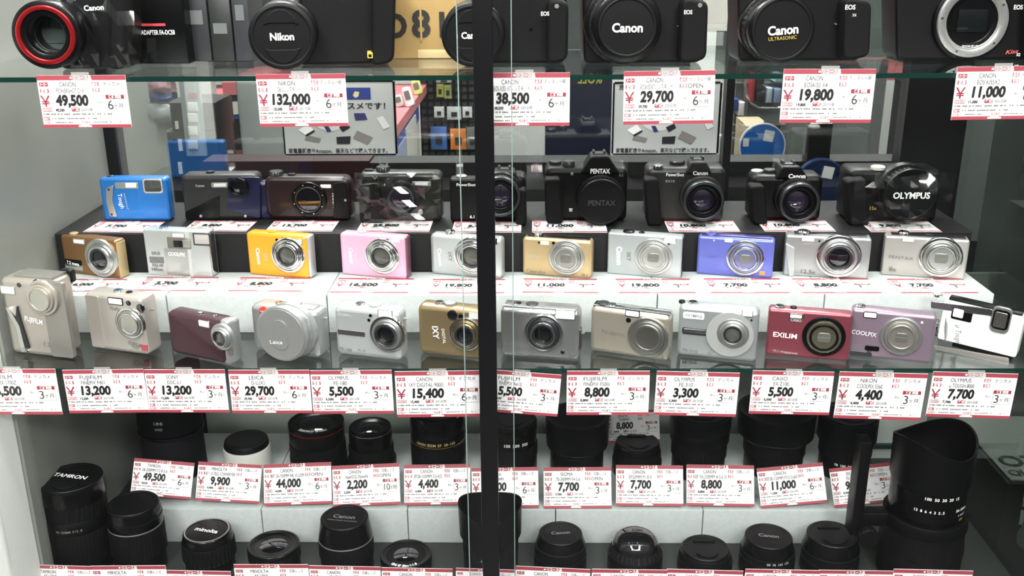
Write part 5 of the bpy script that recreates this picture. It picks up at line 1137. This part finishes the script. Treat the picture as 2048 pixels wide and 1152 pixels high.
# dark high shelves filling the background above the upper shelf
o = px_box('tall_shelving', mat('shelving_grey', '#3d4442', .6, vary=.25, vscale=5), 240, -260, 1400, 138, 3.4, .3); T(o, 'dark tall shelving far behind the upper shelf', 'shelving')
o = px_box('tall_shelving', mat('shelving_green', '#59645e', .6, vary=.25, vscale=5), 1462, -260, 1990, 138, 3.4, .3); T(o, 'grey green tall shelving far behind the upper right', 'shelving')
rnd = random.Random(11)  # dark boxes below stand in for goods reflected in the front glass
k = 0; x = 388
while x < 752:
    wd = rnd.choice((14, 18, 22, 26)); hh = rnd.uniform(40, 52)
    for (yb, row) in ((72, 'upper'), (132, 'lower')):
        cc = rnd.choice(('#2a2c2e', '#3b3f40', '#1d1e20', '#55595a', '#6b6f6e'))
        o = px_box('reflected_goods', mat('reflected_goods_'+cc[1:], cc, .5), x, yb-hh, x+wd-1, yb, 3.34, .06); T(o, 'dark boxed goods on the distant %s shelf, in place of front glass reflections' % row, 'boxed goods', 'dark boxed goods on the distant %s shelf' % row)
        px_box('spine_label', LGRYP, x+3, yb-hh*.7, x+wd-4, yb-hh*.45, 3.338, .003, o)
    x += wd; k += 1

# past the right side: added backdrop, mottled grey for reflections, and a carton
CARTB = mat('carton_black', '#18191a', .45)
mb = MB(); mb.box(1.02, 1.04, .9, 2.2, .2, 1.9); struct(mb.build('backdrop_right', mat('mottled_backdrop', '#8d918c', .5, vary=.6, vscale=5)), 'added mottled grey backdrop beyond the smoked right side')
r = empty('carton', (.785, 1.34, .535)); T(r, 'black carton with a white lettered leaflet on top, far right bottom', 'box')
mb = MB(); mb.box(-.095, .12, -.06, .16, -.535, .075, .002); mb.build('carton_body', CARTB, r)
mb = MB(); mb.box(-.09, .12, -.055, .15, .0755, .079, .0005); lf = mb.build('leaflet', mat('leaflet_white', '#b9bdb6', .6, vary=.15, vscale=20), r)
mb = MB(); put_text(mb, 'OZI', .045, at(-.045, .0, .0795) @ Matrix.Rotation(R(-90), 4, 'X'), .03); put_text(mb, 'QUARTZ', .022, at(-.04, -.035, .0795) @ Matrix.Rotation(R(-90), 4, 'X'), .02); mb.build('lettering', INK, lf, flat=True)
for zz_ in (.05, .02): 
    mb = MB(); mb.box(-.07, -.064, -.061, -.06, zz_-.012, zz_+.012); mb.build('carton_mark', WHT, r)
mb = MB(); mb.lathe([(.026, 0), (.026, .002), (.0001, .002)], 40, at(-.045, -.061, -.01) @ LY); mb.build('carton_emblem', mat('grey_emblem', '#8d918e', .4), r)
